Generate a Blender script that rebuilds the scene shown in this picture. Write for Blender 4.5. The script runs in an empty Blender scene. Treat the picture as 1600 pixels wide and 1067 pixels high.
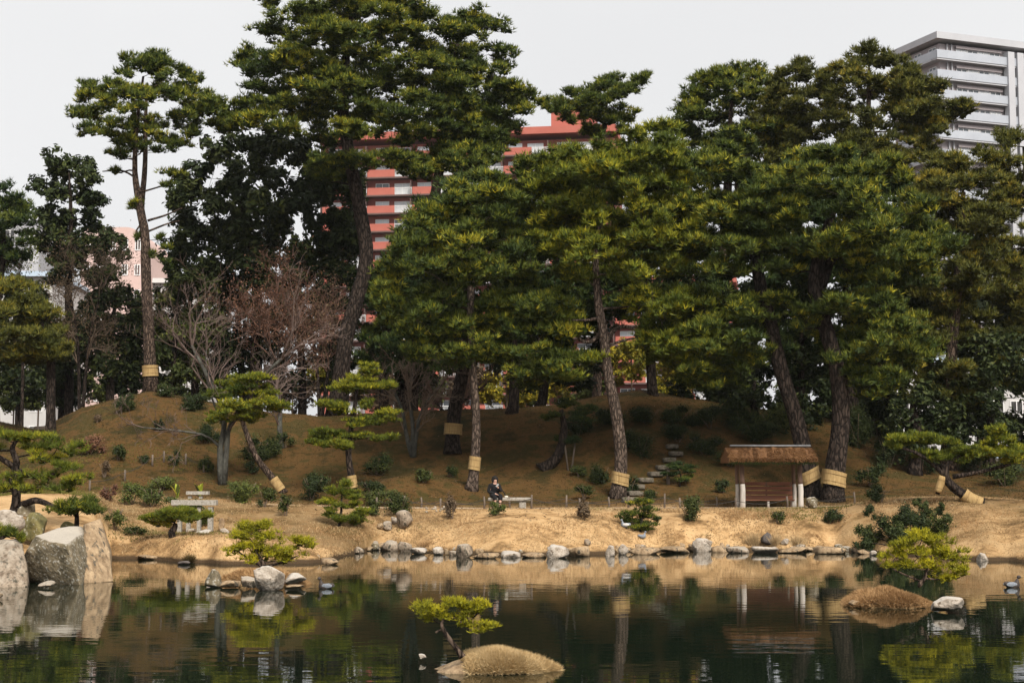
import bpy, bmesh, math, random
import numpy as np
from mathutils import Vector, Matrix

# ------------------------------------------------------------------ camera, sky, sun, exposure
SC = bpy.context.scene
COL = SC.collection
F_PX, HOR, CAM_H = 2450.0, 758.0, 2.5          # focal length in photo pixels, horizon row, eye height over the water
PITCH = math.atan((HOR - 533.5) / F_PX)
cam_data = bpy.data.cameras.new('camera')
cam_data.sensor_width = 36.0
cam_data.lens = F_PX / 1600.0 * 36.0
cam_data.clip_start = 0.1
cam_data.clip_end = 9000.0
cam = bpy.data.objects.new('camera', cam_data)
cam.location = (0, 0, CAM_H)
cam.rotation_euler = (math.pi / 2 + PITCH, 0, 0)
COL.objects.link(cam)
SC.camera = cam

SUN_EL = math.radians(43)
SUN_AZ = math.atan2(0.34, -0.80)               # direction to the sun, measured from +Y towards +X
world = bpy.data.worlds.new('World')
SC.world = world
world.use_nodes = True
wn, wl = world.node_tree.nodes, world.node_tree.links
wn.clear()
sky = wn.new('ShaderNodeTexSky')
sky.sky_type = 'NISHITA'
sky.sun_disc = False
sky.sun_elevation = SUN_EL
sky.sun_rotation = SUN_AZ
sky.dust_density = 4.0
hsv = wn.new('ShaderNodeHueSaturation')
hsv.inputs['Saturation'].default_value = 0.10
mixw = wn.new('ShaderNodeMix')                  # a thin closed cloud layer in front of the blue
mixw.data_type = 'RGBA'
mixw.inputs['Factor'].default_value = 0.72
wtc = wn.new('ShaderNodeTexCoord')
wnz = wn.new('ShaderNodeTexNoise')              # faint cloud structure of the overcast
wnz.inputs['Scale'].default_value = 2.2
wnz.inputs['Detail'].default_value = 4
wrp = wn.new('ShaderNodeValToRGB')
wrp.color_ramp.elements[0].position, wrp.color_ramp.elements[1].position = .3, .7
wrp.color_ramp.elements[0].color = (7.1, 7.12, 7.2, 1)
wrp.color_ramp.elements[1].color = (8.0, 8.0, 8.02, 1)
wl.new(wtc.outputs['Generated'], wnz.inputs['Vector'])
wl.new(wnz.outputs['Fac'], wrp.inputs['Fac'])
wl.new(wrp.outputs['Color'], mixw.inputs['B'])
bg = wn.new('ShaderNodeBackground')
bg.inputs['Strength'].default_value = 0.10
wo = wn.new('ShaderNodeOutputWorld')
wl.new(sky.outputs['Color'], hsv.inputs['Color'])
wl.new(hsv.outputs['Color'], mixw.inputs['A'])
wl.new(mixw.outputs['Result'], bg.inputs['Color'])
wl.new(bg.outputs['Background'], wo.inputs['Surface'])

sun_data = bpy.data.lights.new('sun', 'SUN')
sun_data.energy = 3.7
sun_data.angle = math.radians(24)
sun_data.color = (1.0, 0.945, 0.86)
sun = bpy.data.objects.new('sun', sun_data)
_sd = Vector((math.sin(SUN_AZ) * math.cos(SUN_EL), math.cos(SUN_AZ) * math.cos(SUN_EL), math.sin(SUN_EL)))
sun.rotation_euler = _sd.to_track_quat('Z', 'Y').to_euler()
sun.location = (0, 0, 60)
COL.objects.link(sun)

SC.view_settings.view_transform = 'Standard'
SC.view_settings.look = 'None'
SC.view_settings.exposure = 0.38
SC.view_settings.gamma = 1.0
SC.view_settings.use_curve_mapping = False
SC.cycles.max_bounces = 5
SC.cycles.diffuse_bounces = 1
SC.cycles.glossy_bounces = 3
SC.cycles.transmission_bounces = 3
SC.cycles.caustics_reflective = False
SC.cycles.caustics_refractive = False

RNG = np.random.default_rng(7)
random.seed(7)

# ------------------------------------------------------------------ geometry helpers
CP, SP = math.cos(PITCH), math.sin(PITCH)

def ray(px, py):
    a = (px - 800.0) / F_PX
    b = (533.5 - py) / F_PX
    return np.array([a, CP - b * SP, SP + b * CP])

def at(px, py, Y):
    """Point of the place that lies Y metres in front of the eye in the direction of a photo pixel."""
    d = ray(px, py)
    t = Y / d[1]
    return np.array([t * d[0], Y, CAM_H + t * d[2]])

def ppm(Y):
    return F_PX / Y

def fbm(x, y, z=0.0, scale=1.0, seed=0, octaves=3):
    r = np.random.default_rng(1000 + seed)
    out = 0.0
    amp, f = 1.0, scale
    for _ in range(octaves):
        s = 0.0
        for _k in range(4):
            v = r.normal(size=3)
            v = v / np.linalg.norm(v)
            s = s + np.sin((x * v[0] + y * v[1] + z * v[2]) * f * r.uniform(.7, 1.4) + r.uniform(0, 6.28))
        out = out + amp * s / 2.6
        amp *= .5
        f *= 2.1
    return out / 1.75

def sstep(a, b, x):
    t = np.clip((np.asarray(x, float) - a) / (b - a), 0, 1)
    return t * t * (3 - 2 * t)

class MB:
    """Collects triangles; build() links them as one mesh object."""
    def __init__(self):
        self.v, self.f, self.t, self.n = [], [], [], 0
    def add(self, V, Fc, tint=0.5):
        V = np.asarray(V, float).reshape(-1, 3)
        Fc = np.asarray(Fc, int)
        if Fc.shape[1] == 4:
            Fc = np.concatenate([Fc[:, [0, 1, 2]], Fc[:, [0, 2, 3]]])
        self.v.append(V)
        self.f.append(Fc + self.n)
        self.t.append(np.broadcast_to(np.asarray(tint, float), (len(V),)))
        self.n += len(V)
        return self
    def mesh(self, name, mat, smooth=False):
        V = np.concatenate(self.v)
        Fc = np.concatenate(self.f)
        T = np.concatenate(self.t)
        me = bpy.data.meshes.new(name)
        me.vertices.add(len(V))
        me.vertices.foreach_set('co', V.astype(np.float32).ravel())
        me.loops.add(Fc.size)
        me.loops.foreach_set('vertex_index', Fc.astype(np.int32).ravel())
        me.polygons.add(len(Fc))
        me.polygons.foreach_set('loop_start', np.arange(0, Fc.size, 3, dtype=np.int32))
        me.polygons.foreach_set('use_smooth', np.full(len(Fc), bool(smooth)))
        a = me.attributes.new('tint', 'FLOAT', 'POINT')
        a.data.foreach_set('value', T.astype(np.float32))
        me.update(calc_edges=True)
        if mat:
            me.materials.append(mat)
        return me
    def build(self, name, mat, parent=None, smooth=False, kind=None):
        return link(name, self.mesh(name, mat, smooth), parent, kind)

def link(name, me, parent=None, kind=None):
    o = bpy.data.objects.new(name, me)
    COL.objects.link(o)
    if parent is not None:
        o.parent = parent
    if kind:
        o['kind'] = kind
    return o

def tag(o, label, cat, group=None):
    o['label'] = label
    o['category'] = cat
    if group:
        o['group'] = group
    return o

def root(name, loc, label, cat, group=None, rz=0.0):
    """An Empty at a thing's base; parts below it are given in its own coordinates."""
    o = bpy.data.objects.new(name, None)
    o.empty_display_size = 0.2
    o.location = [float(c) for c in loc]
    o.rotation_euler = (0, 0, rz)
    COL.objects.link(o)
    return tag(o, label, cat, group)

def copy_part(o, parent, loc=None):
    c = o.copy()
    COL.objects.link(c)
    c.parent = parent
    if loc is not None:
        c.location = loc
    return c

BOXF = np.array([[0, 1, 3, 2], [4, 6, 7, 5], [0, 4, 5, 1], [2, 3, 7, 6], [0, 2, 6, 4], [1, 5, 7, 3]])

def box(mb, c, s, rz=0.0, tint=.5, taper=1.0):
    V = np.array([[x, y, z] for x in (-.5, .5) for y in (-.5, .5) for z in (-.5, .5)]) * np.asarray(s, float)
    V[V[:, 2] > 0, :2] *= taper
    if rz:
        ca, sa = math.cos(rz), math.sin(rz)
        V = np.stack([V[:, 0] * ca - V[:, 1] * sa, V[:, 0] * sa + V[:, 1] * ca, V[:, 2]], 1)
    mb.add(V + np.asarray(c, float), BOXF, tint)
    return mb

def tube(mb, P, R, sides=8, rough=0.0, seed=0, tint=.5, cap=True, flat=None):
    """A tube along the points P with the radii R; rough adds uneven bark."""
    P = np.asarray(P, float)
    R = np.broadcast_to(np.asarray(R, float), (len(P),)).copy()
    T = np.gradient(P, axis=0)
    T /= np.linalg.norm(T, axis=1)[:, None] + 1e-9
    ref = np.array([0., 1., 0.]) if abs(T[:, 1]).mean() < .8 else np.array([1., 0., 0.])
    A = np.cross(T, ref)
    A /= np.linalg.norm(A, axis=1)[:, None] + 1e-9
    B = np.cross(T, A)
    th = np.linspace(0, 2 * math.pi, sides, endpoint=False)
    ring = A[:, None, :] * np.cos(th)[None, :, None] + B[:, None, :] * np.sin(th)[None, :, None]
    rr = np.repeat(R[:, None], sides, 1)
    if rough:
        r = np.random.default_rng(abs(int(seed)) + 1)
        rr = rr * (1 + rough * (r.normal(size=rr.shape) * .5 + r.normal(size=sides)[None, :] * .6))
    V = (P[:, None, :] + ring * rr[:, :, None]).reshape(-1, 3)
    n = len(P)
    i = np.arange(n - 1)[:, None] * sides
    j = np.arange(sides)[None, :]
    k = (np.arange(sides) + 1) % sides
    Fq = np.stack([i + j, i + k[None, :], i + sides + k[None, :], i + sides + j], -1).reshape(-1, 4)
    Ft = np.concatenate([Fq[:, [0, 1, 2]], Fq[:, [0, 2, 3]]])
    if cap:
        V = np.concatenate([V, P[[0]], P[[-1]]])
        c0, c1 = n * sides, n * sides + 1
        Ft = np.concatenate([Ft, np.stack([np.full(sides, c0), k, np.arange(sides)], 1),
                             np.stack([np.full(sides, c1), (n - 1) * sides + np.arange(sides), (n - 1) * sides + k], 1)])
    mb.add(V, Ft, tint)
    return mb

def resample(P, n):
    """Smooth Catmull-Rom curve through P (any number of columns), n points."""
    P = np.asarray(P, float)
    if len(P) < 3:
        t = np.linspace(0, 1, n)[:, None]
        return P[0] * (1 - t) + P[-1] * t
    Q = np.vstack([2 * P[0] - P[1], P, 2 * P[-1] - P[-2]])
    out = []
    for s in np.linspace(0, len(P) - 1 - 1e-6, n):
        i = int(s)
        t = s - i
        p0, p1, p2, p3 = Q[i], Q[i + 1], Q[i + 2], Q[i + 3]
        out.append(.5 * (2 * p1 + (p2 - p0) * t + (2 * p0 - 5 * p1 + 4 * p2 - p3) * t * t + (3 * p1 - p0 - 3 * p2 + p3) * t ** 3))
    return np.array(out)

_ico = {}
def ico(sub):
    if sub not in _ico:
        b = bmesh.new()
        bmesh.ops.create_icosphere(b, subdivisions=sub, radius=1)
        b.verts.ensure_lookup_table()
        V = np.array([v.co[:] for v in b.verts])
        Fc = np.array([[v.index for v in f.verts] for f in b.faces])
        b.free()
        _ico[sub] = (V, Fc)
    return _ico[sub]

# ------------------------------------------------------------------ materials
def nodes_of(name):
    m = bpy.data.materials.new(name)
    m.use_nodes = True
    return m, m.node_tree.nodes, m.node_tree.links, m.node_tree.nodes['Principled BSDF']

def c4(c):
    return (c[0], c[1], c[2], 1)

def mat(name, a, b=None, scale=4.0, rough=.8, bump=.0, bscale=None, stretch=(1, 1, 1), detail=6, lo=.35, hi=.65, spec=.3, metal=0.0, c=None, cscale=9.0, clo=.6, chi=.7, coord='Object', top=None):
    """Principled material whose colour varies between a and b by noise, with patches of c and a bump."""
    m, N, L, p = nodes_of(name)
    p.inputs['Roughness'].default_value = rough
    p.inputs['Specular IOR Level'].default_value = spec
    p.inputs['Metallic'].default_value = metal
    tc = N.new('ShaderNodeTexCoord')
    mp = N.new('ShaderNodeMapping')
    mp.inputs['Scale'].default_value = stretch
    L.new(tc.outputs[coord], mp.inputs['Vector'])
    if b is None:
        b = tuple(x * .8 for x in a)
    nz = N.new('ShaderNodeTexNoise')
    nz.inputs['Scale'].default_value = scale
    nz.inputs['Detail'].default_value = detail
    nz.inputs['Roughness'].default_value = .65
    L.new(mp.outputs['Vector'], nz.inputs['Vector'])
    rp = N.new('ShaderNodeValToRGB')
    rp.color_ramp.elements[0].position = lo
    rp.color_ramp.elements[1].position = hi
    rp.color_ramp.elements[0].color = c4(a)
    rp.color_ramp.elements[1].color = c4(b)
    L.new(nz.outputs['Fac'], rp.inputs['Fac'])
    out = rp.outputs['Color']
    if c is not None:
        n2 = N.new('ShaderNodeTexNoise')
        n2.inputs['Scale'].default_value = cscale
        n2.inputs['Detail'].default_value = 5
        L.new(mp.outputs['Vector'], n2.inputs['Vector'])
        r2 = N.new('ShaderNodeMapRange')
        r2.inputs['From Min'].default_value = clo
        r2.inputs['From Max'].default_value = chi
        L.new(n2.outputs['Fac'], r2.inputs['Value'])
        mx = N.new('ShaderNodeMix')
        mx.data_type = 'RGBA'
        mx.inputs['B'].default_value = c4(c)
        L.new(r2.outputs['Result'], mx.inputs['Factor'])
        L.new(out, mx.inputs['A'])
        out = mx.outputs['Result']
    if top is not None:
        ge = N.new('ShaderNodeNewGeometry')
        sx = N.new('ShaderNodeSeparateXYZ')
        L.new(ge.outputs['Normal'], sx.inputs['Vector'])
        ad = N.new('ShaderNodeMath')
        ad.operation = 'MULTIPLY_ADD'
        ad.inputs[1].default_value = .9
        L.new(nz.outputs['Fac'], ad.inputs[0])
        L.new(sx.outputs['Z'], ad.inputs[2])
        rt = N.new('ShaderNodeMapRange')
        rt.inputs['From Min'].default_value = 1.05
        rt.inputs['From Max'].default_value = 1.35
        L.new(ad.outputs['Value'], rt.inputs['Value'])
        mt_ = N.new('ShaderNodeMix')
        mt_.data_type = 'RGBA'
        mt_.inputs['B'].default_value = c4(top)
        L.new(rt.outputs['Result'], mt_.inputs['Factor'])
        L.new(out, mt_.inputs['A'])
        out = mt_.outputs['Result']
    L.new(out, p.inputs['Base Color'])
    if bump:
        bn = N.new('ShaderNodeTexNoise')
        bn.inputs['Scale'].default_value = bscale or scale * 3
        bn.inputs['Detail'].default_value = 8
        L.new(mp.outputs['Vector'], bn.inputs['Vector'])
        bp = N.new('ShaderNodeBump')
        bp.inputs['Strength'].default_value = 1.0
        bp.inputs['Distance'].default_value = bump
        L.new(bn.outputs['Fac'], bp.inputs['Height'])
        L.new(bp.outputs['Normal'], p.inputs['Normal'])
    return m

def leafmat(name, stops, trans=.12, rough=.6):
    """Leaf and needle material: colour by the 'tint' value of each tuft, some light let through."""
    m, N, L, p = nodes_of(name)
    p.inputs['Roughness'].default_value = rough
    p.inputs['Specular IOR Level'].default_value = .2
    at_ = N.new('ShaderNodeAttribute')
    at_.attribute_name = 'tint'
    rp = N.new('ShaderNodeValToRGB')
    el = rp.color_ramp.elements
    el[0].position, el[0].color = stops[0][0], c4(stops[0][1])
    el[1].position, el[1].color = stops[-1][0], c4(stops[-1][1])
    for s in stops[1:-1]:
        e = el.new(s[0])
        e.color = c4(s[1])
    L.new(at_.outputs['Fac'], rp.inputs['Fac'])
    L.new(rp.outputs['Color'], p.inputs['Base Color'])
    tr = N.new('ShaderNodeBsdfTranslucent')
    L.new(rp.outputs['Color'], tr.inputs['Color'])
    mx = N.new('ShaderNodeMixShader')
    mx.inputs['Fac'].default_value = trans
    L.new(p.outputs['BSDF'], mx.inputs[1])
    L.new(tr.outputs['BSDF'], mx.inputs[2])
    L.new(mx.outputs['Shader'], N['Material Output'].inputs['Surface'])
    return m

M = {}
M['pine'] = leafmat('pine_needles', [(0, (.022, .040, .010)), (.5, (.086, .112, .016)), (.76, (.205, .212, .020)), (1, (.390, .330, .024))])
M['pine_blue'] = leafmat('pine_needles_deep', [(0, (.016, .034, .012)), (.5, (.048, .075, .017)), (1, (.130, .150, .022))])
M['pine_olive'] = leafmat('pine_needles_olive', [(0, (.036, .044, .011)), (.5, (.110, .112, .018)), (.78, (.190, .165, .022)), (1, (.320, .235, .026))])
M['pine_bright'] = leafmat('pine_needles_bright', [(0, (.042, .064, .010)), (.5, (.140, .162, .016)), (.76, (.270, .262, .018)), (1, (.430, .365, .020))])
M['pine_yellow'] = leafmat('pine_needles_yellow', [(0, (.090, .100, .010)), (.45, (.290, .270, .014)), (1, (.560, .470, .020))])
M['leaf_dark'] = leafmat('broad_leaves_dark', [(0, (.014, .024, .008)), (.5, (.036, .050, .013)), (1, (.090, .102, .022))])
M['leaf_green'] = leafmat('broad_leaves_green', [(0, (.022, .033, .009)), (.5, (.054, .066, .015)), (1, (.120, .125, .025))])
M['leaf_moss'] = leafmat('broad_leaves_moss', [(0, (.045, .058, .016)), (.5, (.095, .115, .024)), (1, (.190, .195, .036))])
M['leaf_yellow'] = leafmat('broad_leaves_yellow', [(0, (.110, .120, .014)), (.5, (.330, .270, .020)), (1, (.560, .400, .030))])
M['leaf_lime'] = leafmat('broad_leaves_lime', [(0, (.120, .170, .020)), (.5, (.330, .370, .040)), (1, (.550, .500, .070))])
M['leaf_red'] = leafmat('dry_leaves_red', [(0, (.070, .034, .022)), (.5, (.150, .070, .042)), (1, (.250, .125, .070))])
M['leaf_brown'] = leafmat('dry_leaves_brown', [(0, (.060, .042, .026)), (.5, (.130, .088, .050)), (1, (.220, .150, .085))])
M['dry_grass'] = leafmat('dry_grass', [(0, (.170, .105, .048)), (.5, (.460, .310, .155)), (1, (.660, .490, .280))], trans=.2, rough=.8)
M['moss_grass'] = leafmat('moss_grass', [(0, (.028, .022, .008)), (.5, (.066, .045, .015)), (1, (.135, .092, .030))], trans=.2, rough=.8)
M['green_moss'] = leafmat('green_moss', [(0, (.060, .062, .014)), (.5, (.125, .120, .026)), (1, (.220, .195, .048))], trans=.15, rough=.8)
M['rust_grass'] = leafmat('rust_grass', [(0, (.240, .135, .060)), (.5, (.430, .255, .115)), (1, (.600, .390, .195))], trans=.2, rough=.8)
M['thatch'] = leafmat('thatch_straw', [(0, (.070, .036, .018)), (.5, (.190, .092, .038)), (1, (.310, .165, .066))], trans=.1, rough=.85)
def barkmat(name, dark, light, sc=9.0, st=.30):
    """Plated pine bark: raised scales parted by dark cracks."""
    m, N, L, p = nodes_of(name)
    p.inputs['Roughness'].default_value = .95
    p.inputs['Specular IOR Level'].default_value = .1
    tc, mp = N.new('ShaderNodeTexCoord'), N.new('ShaderNodeMapping')
    mp.inputs['Scale'].default_value = (1, 1, st)
    L.new(tc.outputs['Object'], mp.inputs['Vector'])
    nz = N.new('ShaderNodeTexNoise')
    nz.inputs['Scale'].default_value = 7
    nz.inputs['Detail'].default_value = 8
    L.new(mp.outputs['Vector'], nz.inputs['Vector'])
    wv = N.new('ShaderNodeVectorMath')
    wv.operation = 'MULTIPLY_ADD'
    wv.inputs[1].default_value = (.22, .22, .22)
    L.new(nz.outputs['Color'], wv.inputs[0])
    L.new(mp.outputs['Vector'], wv.inputs[2])
    vo = N.new('ShaderNodeTexVoronoi')
    vo.feature = 'DISTANCE_TO_EDGE'
    vo.inputs['Scale'].default_value = sc
    L.new(wv.outputs['Vector'], vo.inputs['Vector'])
    mr = N.new('ShaderNodeMapRange')
    mr.inputs['From Max'].default_value = .22
    L.new(vo.outputs['Distance'], mr.inputs['Value'])
    mu = N.new('ShaderNodeMath')
    mu.operation = 'MULTIPLY'
    L.new(mr.outputs['Result'], mu.inputs[0])
    L.new(nz.outputs['Fac'], mu.inputs[1])
    rp = N.new('ShaderNodeValToRGB')
    rp.color_ramp.elements[0].position, rp.color_ramp.elements[1].position = .0, .62
    rp.color_ramp.elements[0].color, rp.color_ramp.elements[1].color = c4(dark), c4(light)
    L.new(mu.outputs['Value'], rp.inputs['Fac'])
    L.new(rp.outputs['Color'], p.inputs['Base Color'])
    bp = N.new('ShaderNodeBump')
    bp.inputs['Distance'].default_value = .09
    L.new(mu.outputs['Value'], bp.inputs['Height'])
    L.new(bp.outputs['Normal'], p.inputs['Normal'])
    return m
M['bark'] = barkmat('pine_bark', (.014, .010, .008), (.150, .105, .078))
M['bark_pale'] = barkmat('pine_bark_pale', (.024, .018, .014), (.170, .124, .096))
M['bark_dark'] = barkmat('dark_bark', (.009, .007, .006), (.068, .050, .039), 7.0)
M['bark_lichen'] = mat('lichen_bark', (.030, .028, .023), (.100, .098, .080), 6, .9, .04, 12, (1, 1, .5))
M['twig_grey'] = mat('grey_twig', (.080, .052, .042), (.165, .118, .098), 3, .8)
M['twig_red'] = mat('red_twig', (.095, .050, .036), (.190, .105, .075), 3, .8)
M['twig_brown'] = mat('brown_twig', (.110, .078, .055), (.210, .150, .105), 3, .8)
M['straw'] = mat('straw_mat', (.250, .155, .058), (.450, .310, .138), 26, .85, .02, 40, (1, 1, .06), lo=.3, hi=.7)
M['rope'] = mat('straw_rope', (.200, .130, .055), (.330, .220, .100), 30, .9)
M['rope_dark'] = mat('black_rope', (.030, .026, .022), (.060, .052, .045), 30, .9)
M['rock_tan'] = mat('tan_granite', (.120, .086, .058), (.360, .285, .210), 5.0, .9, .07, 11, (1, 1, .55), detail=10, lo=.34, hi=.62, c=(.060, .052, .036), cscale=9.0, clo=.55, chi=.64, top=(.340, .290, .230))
M['rock_warm'] = mat('warm_granite', (.150, .096, .052), (.420, .300, .180), 4.5, .9, .06, 11, (1, 1, .5), detail=10, lo=.34, hi=.62, c=(.085, .070, .050), cscale=8.0, clo=.56, chi=.66)
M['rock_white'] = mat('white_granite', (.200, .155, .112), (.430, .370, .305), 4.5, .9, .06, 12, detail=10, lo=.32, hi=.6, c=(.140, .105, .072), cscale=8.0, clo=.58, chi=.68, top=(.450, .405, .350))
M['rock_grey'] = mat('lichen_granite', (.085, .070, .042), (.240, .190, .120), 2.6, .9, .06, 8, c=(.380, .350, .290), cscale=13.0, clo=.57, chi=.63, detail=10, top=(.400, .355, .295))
M['rock_moss'] = mat('mossy_granite', (.085, .080, .030), (.230, .190, .075), 3.0, .9, .06, 8, c=(.330, .310, .240), cscale=7.0, clo=.60, chi=.68)
M['rock_dark'] = mat('dark_stone', (.060, .050, .045), (.120, .100, .088), 4.0, .9, .03, 9)
M['stone_cut'] = mat('cut_stone', (.230, .205, .170), (.400, .370, .320), 14, .9, .01, 40, c=(.150, .125, .092), cscale=9, clo=.56, chi=.68)
M['step_stone'] = mat('worn_step_stone', (.075, .062, .046), (.190, .160, .122), 9, .9, .02, 20, c=(.060, .058, .026), cscale=6, clo=.55, chi=.66)
M['wood_grey'] = mat('weathered_wood', (.085, .064, .048), (.180, .140, .108), 10, .85, .01, 20, (1, 1, .15))
M['wood_pale'] = mat('pale_debarked_wood', (.360, .320, .280), (.540, .500, .450), 6, .8, .01, 20, (1, 1, .2), c=(.300, .210, .150), cscale=3, clo=.62, chi=.72)
M['wood_red'] = mat('red_brown_plank', (.135, .052, .032), (.235, .095, .055), 5, .7, .004, 30, (.15, 1, 1), c=(.330, .115, .045), cscale=1.2, clo=.60, chi=.64)
M['wood_dark'] = mat('dark_post_wood', (.090, .055, .040), (.160, .100, .072), 6, .85, .01, 20, (1, 1, .2))
M['bamboo'] = mat('grey_ridge_bamboo', (.110, .110, .112), (.170, .170, .172), 6, .6)
M['cloth'] = mat('black_wool', (.006, .006, .007), (.013, .013, .014), 20, .95, .004, 60)
M['skin'] = mat('skin', (.560, .330, .250), (.620, .380, .290), 12, .6)
M['hair'] = mat('black_hair', (.008, .007, .007), (.018, .015, .013), 30, .5)
M['phone'] = mat('phone_shell', (.480, .500, .520), (.560, .580, .600), 8, .3)
M['pale_bag'] = mat('pale_canvas', (.620, .570, .460), (.700, .650, .540), 20, .8)
M['feather_dark'] = mat('dark_feather', (.028, .022, .020), (.075, .058, .048), 30, .7)
M['feather_grey'] = mat('grey_feather', (.150, .165, .190), (.270, .290, .320), 30, .7)
M['feather_white'] = mat('white_feather', (.620, .600, .570), (.700, .680, .650), 30, .7)
M['beak'] = mat('beak', (.200, .140, .050), (.260, .180, .070), 30, .5)
M['bare_soil'] = mat('path_sand', (.470, .345, .225), (.600, .460, .320), .9, .95, .02, 14, c=(.360, .245, .145), cscale=.35, clo=.5, chi=.66)
M['brick'] = mat('red_tile', (.220, .058, .044), (.260, .075, .056), .6, .7)
M['brick_light'] = mat('salmon_panel', (.360, .100, .072), (.410, .125, .090), .4, .7)
M['soffit'] = mat('dark_soffit', (.100, .062, .056), (.130, .080, .070), .6, .8)
M['conc_white'] = mat('white_tower_wall', (.380, .380, .400), (.440, .440, .460), .25, .7)
M['conc_pink'] = mat('pinkish_tower_wall', (.330, .285, .290), (.385, .335, .340), .3, .7)
M['conc_pale'] = mat('pale_house_wall', (.430, .415, .405), (.520, .505, .490), .2, .8)
M['conc_rose'] = mat('rose_wall', (.520, .370, .330), (.600, .440, .400), .3, .8)
M['parapet'] = mat('parapet_panel', (.340, .360, .400), (.400, .420, .460), .4, .35)
M['frame_white'] = mat('white_window_frame', (.700, .690, .680), (.760, .750, .740), 1, .5)
M['pane'] = mat('window_pane', (.060, .070, .080), (.160, .175, .190), .35, .08, spec=.6)
M['curtain'] = mat('curtained_pane', (.560, .580, .600), (.700, .710, .720), .5, .25, spec=.6)
M['rail'] = mat('rail_metal', (.350, .180, .150), (.400, .210, .180), 2, .5)
M['roof_blue'] = mat('blue_grey_roof', (.270, .330, .400), (.330, .390, .460), .5, .6)
M['yard_wall'] = mat('garden_wall', (.500, .450, .430), (.600, .550, .520), .5, .85)

# ------------------------------------------------------------------ terrain
SH_P = [-1500, -600, -100, 0, 100, 158, 172, 250, 290, 350, 440, 490, 522, 575, 610, 700, 760, 850, 920, 1000, 1100, 1200, 1300, 1370, 1450, 1530, 1600, 1700, 2200, 3500]
SH_Y = [34, 37, 39.5, 40.3, 41, 42, 54, 54, 51.5, 50.6, 50.6, 50.8, 53.5, 60.5, 61.5, 59, 57.3, 57, 57.5, 60.3, 60.6, 60.6, 60.6, 58, 56, 53, 51.5, 50, 46, 40]
ZP_P = [-1500, -100, 0, 180, 300, 400, 600, 800, 1000, 1200, 1300, 1400, 1500, 1600, 1800, 3500]
ZP_Z = [2.0, 2.1, 2.1, 2.1, 1.9, 1.7, 1.55, 1.52, 1.55, 1.55, 1.6, 1.85, 1.92, 1.78, 1.7, 1.7]
CR_P = [-1500, -200, 0, 60, 130, 233, 300, 400, 500, 600, 700, 850, 1000, 1150, 1300, 1400, 1500, 1600, 2000, 3500]
CR_Z = [5.5, 5.6, 6.1, 5.6, 6.8, 7.75, 7.35, 6.7, 6.45, 6.6, 6.7, 6.95, 7.9, 7.0, 6.2, 4.9, 4.0, 3.8, 3.6, 3.6]
PATH_Y, PATH_H = 66.4, 1.25

def u_of(x, y):
    return 800 + F_PX * CP * x / np.maximum(y, 1.0)

def shore(u):
    return np.interp(u, SH_P, SH_Y) + .35 * np.sin(u * .045) + .2 * np.sin(u * .117 + 1)

def gz(x, y):
    x, y = np.asarray(x, float), np.asarray(y, float)
    u = u_of(x, y)
    ys = shore(u)
    zp = np.interp(u, ZP_P, ZP_Z)
    cr = np.interp(u, CR_P, CR_Z)
    yp = PATH_Y - PATH_H
    s = np.clip((y - ys) / np.maximum(yp - ys, 1), 0, 1)
    ex = np.interp(u, [160, 185], [3.6, 1.9])
    bank = .10 + (zp - .10) * (1 - (1 - s) ** ex)
    # low shelf and spit at the left shore
    pl = np.interp(u, [170, 200, 350, 420, 500, 560, 620], [1.1, .72, .72, .50, .34, .30, .30])
    shelf = .08 + pl * (1 - np.exp(-np.clip(y - ys, 0, 99) / .9)) + (zp - pl - .08) * sstep(56.5, yp, y)
    w2 = np.interp(u, [150, 180, 545, 640], [0, 1, 1, 0])
    bank = bank * (1 - w2) + shelf * w2
    bank = bank + fbm(x, y, 0, .9, 12, 2) * .13 * np.clip((y - ys) / 1.5, 0, 1) * np.clip((yp - y) / 1.5, 0, 1)
    under = -np.clip((ys - y) * .55, 0, 1.4)
    z = np.where(y < ys, .10 * np.exp(-(ys - y) * 6) + under, bank)
    t = np.clip((y - (PATH_Y + PATH_H)) / (86 - PATH_Y - PATH_H), 0, 1)
    prof = t + .10 * np.sin(t * math.pi * 2) * -1
    prof = np.where(t > .85, prof - (t - .85) ** 2 * 1.5, prof)
    hill = zp + (cr - zp) * prof
    back = 2.2 + (hill - 2.2) * (1 - sstep(88, 108, y))
    z = np.where(y > PATH_Y + PATH_H, np.where(y > 86, back, hill), z)
    # hillock behind the bench and folds of the left hill
    def bump(px, Y, h, rx, ry):
        c = (px - 800) / F_PX * Y
        return h * np.exp(-((x - c) / rx) ** 2 - ((y - Y) / ry) ** 2)
    z = z + bump(640, 71.5, .75, 2.2, 1.8) + bump(120, 74, .5, 4, 3) + bump(330, 78, -.4, 3, 3) + bump(1480, 63, .2, 3, 2)
    rough = fbm(x, y, 0, .55, 3, 3) * .10 + fbm(x, y, 0, 2.2, 4, 2) * .035
    off = np.abs(y - PATH_Y) < PATH_H + .4
    z = z + np.where(off | (y < ys), rough * .12, rough)
    return z

def G(px, py, y0=36, y1=130):
    """Where the ray of a photo pixel meets the ground."""
    d = ray(px, py)
    Y = np.arange(y0, y1, .05)
    t = Y / d[1]
    zr = CAM_H + t * d[2]
    zz = gz(t * d[0], Y)
    k = np.argmax((zr <= zz) & (zz > 0))
    if not (zr[k] <= zz[k]):
        k = len(Y) - 1
    return np.array([t[k] * d[0], Y[k], float(zz[k])])

def gp(px, Y):
    """Ground point below a photo column at depth Y."""
    x = (px - 800) / F_PX / CP * Y
    return np.array([x, Y, float(gz(x, Y))])

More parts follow.
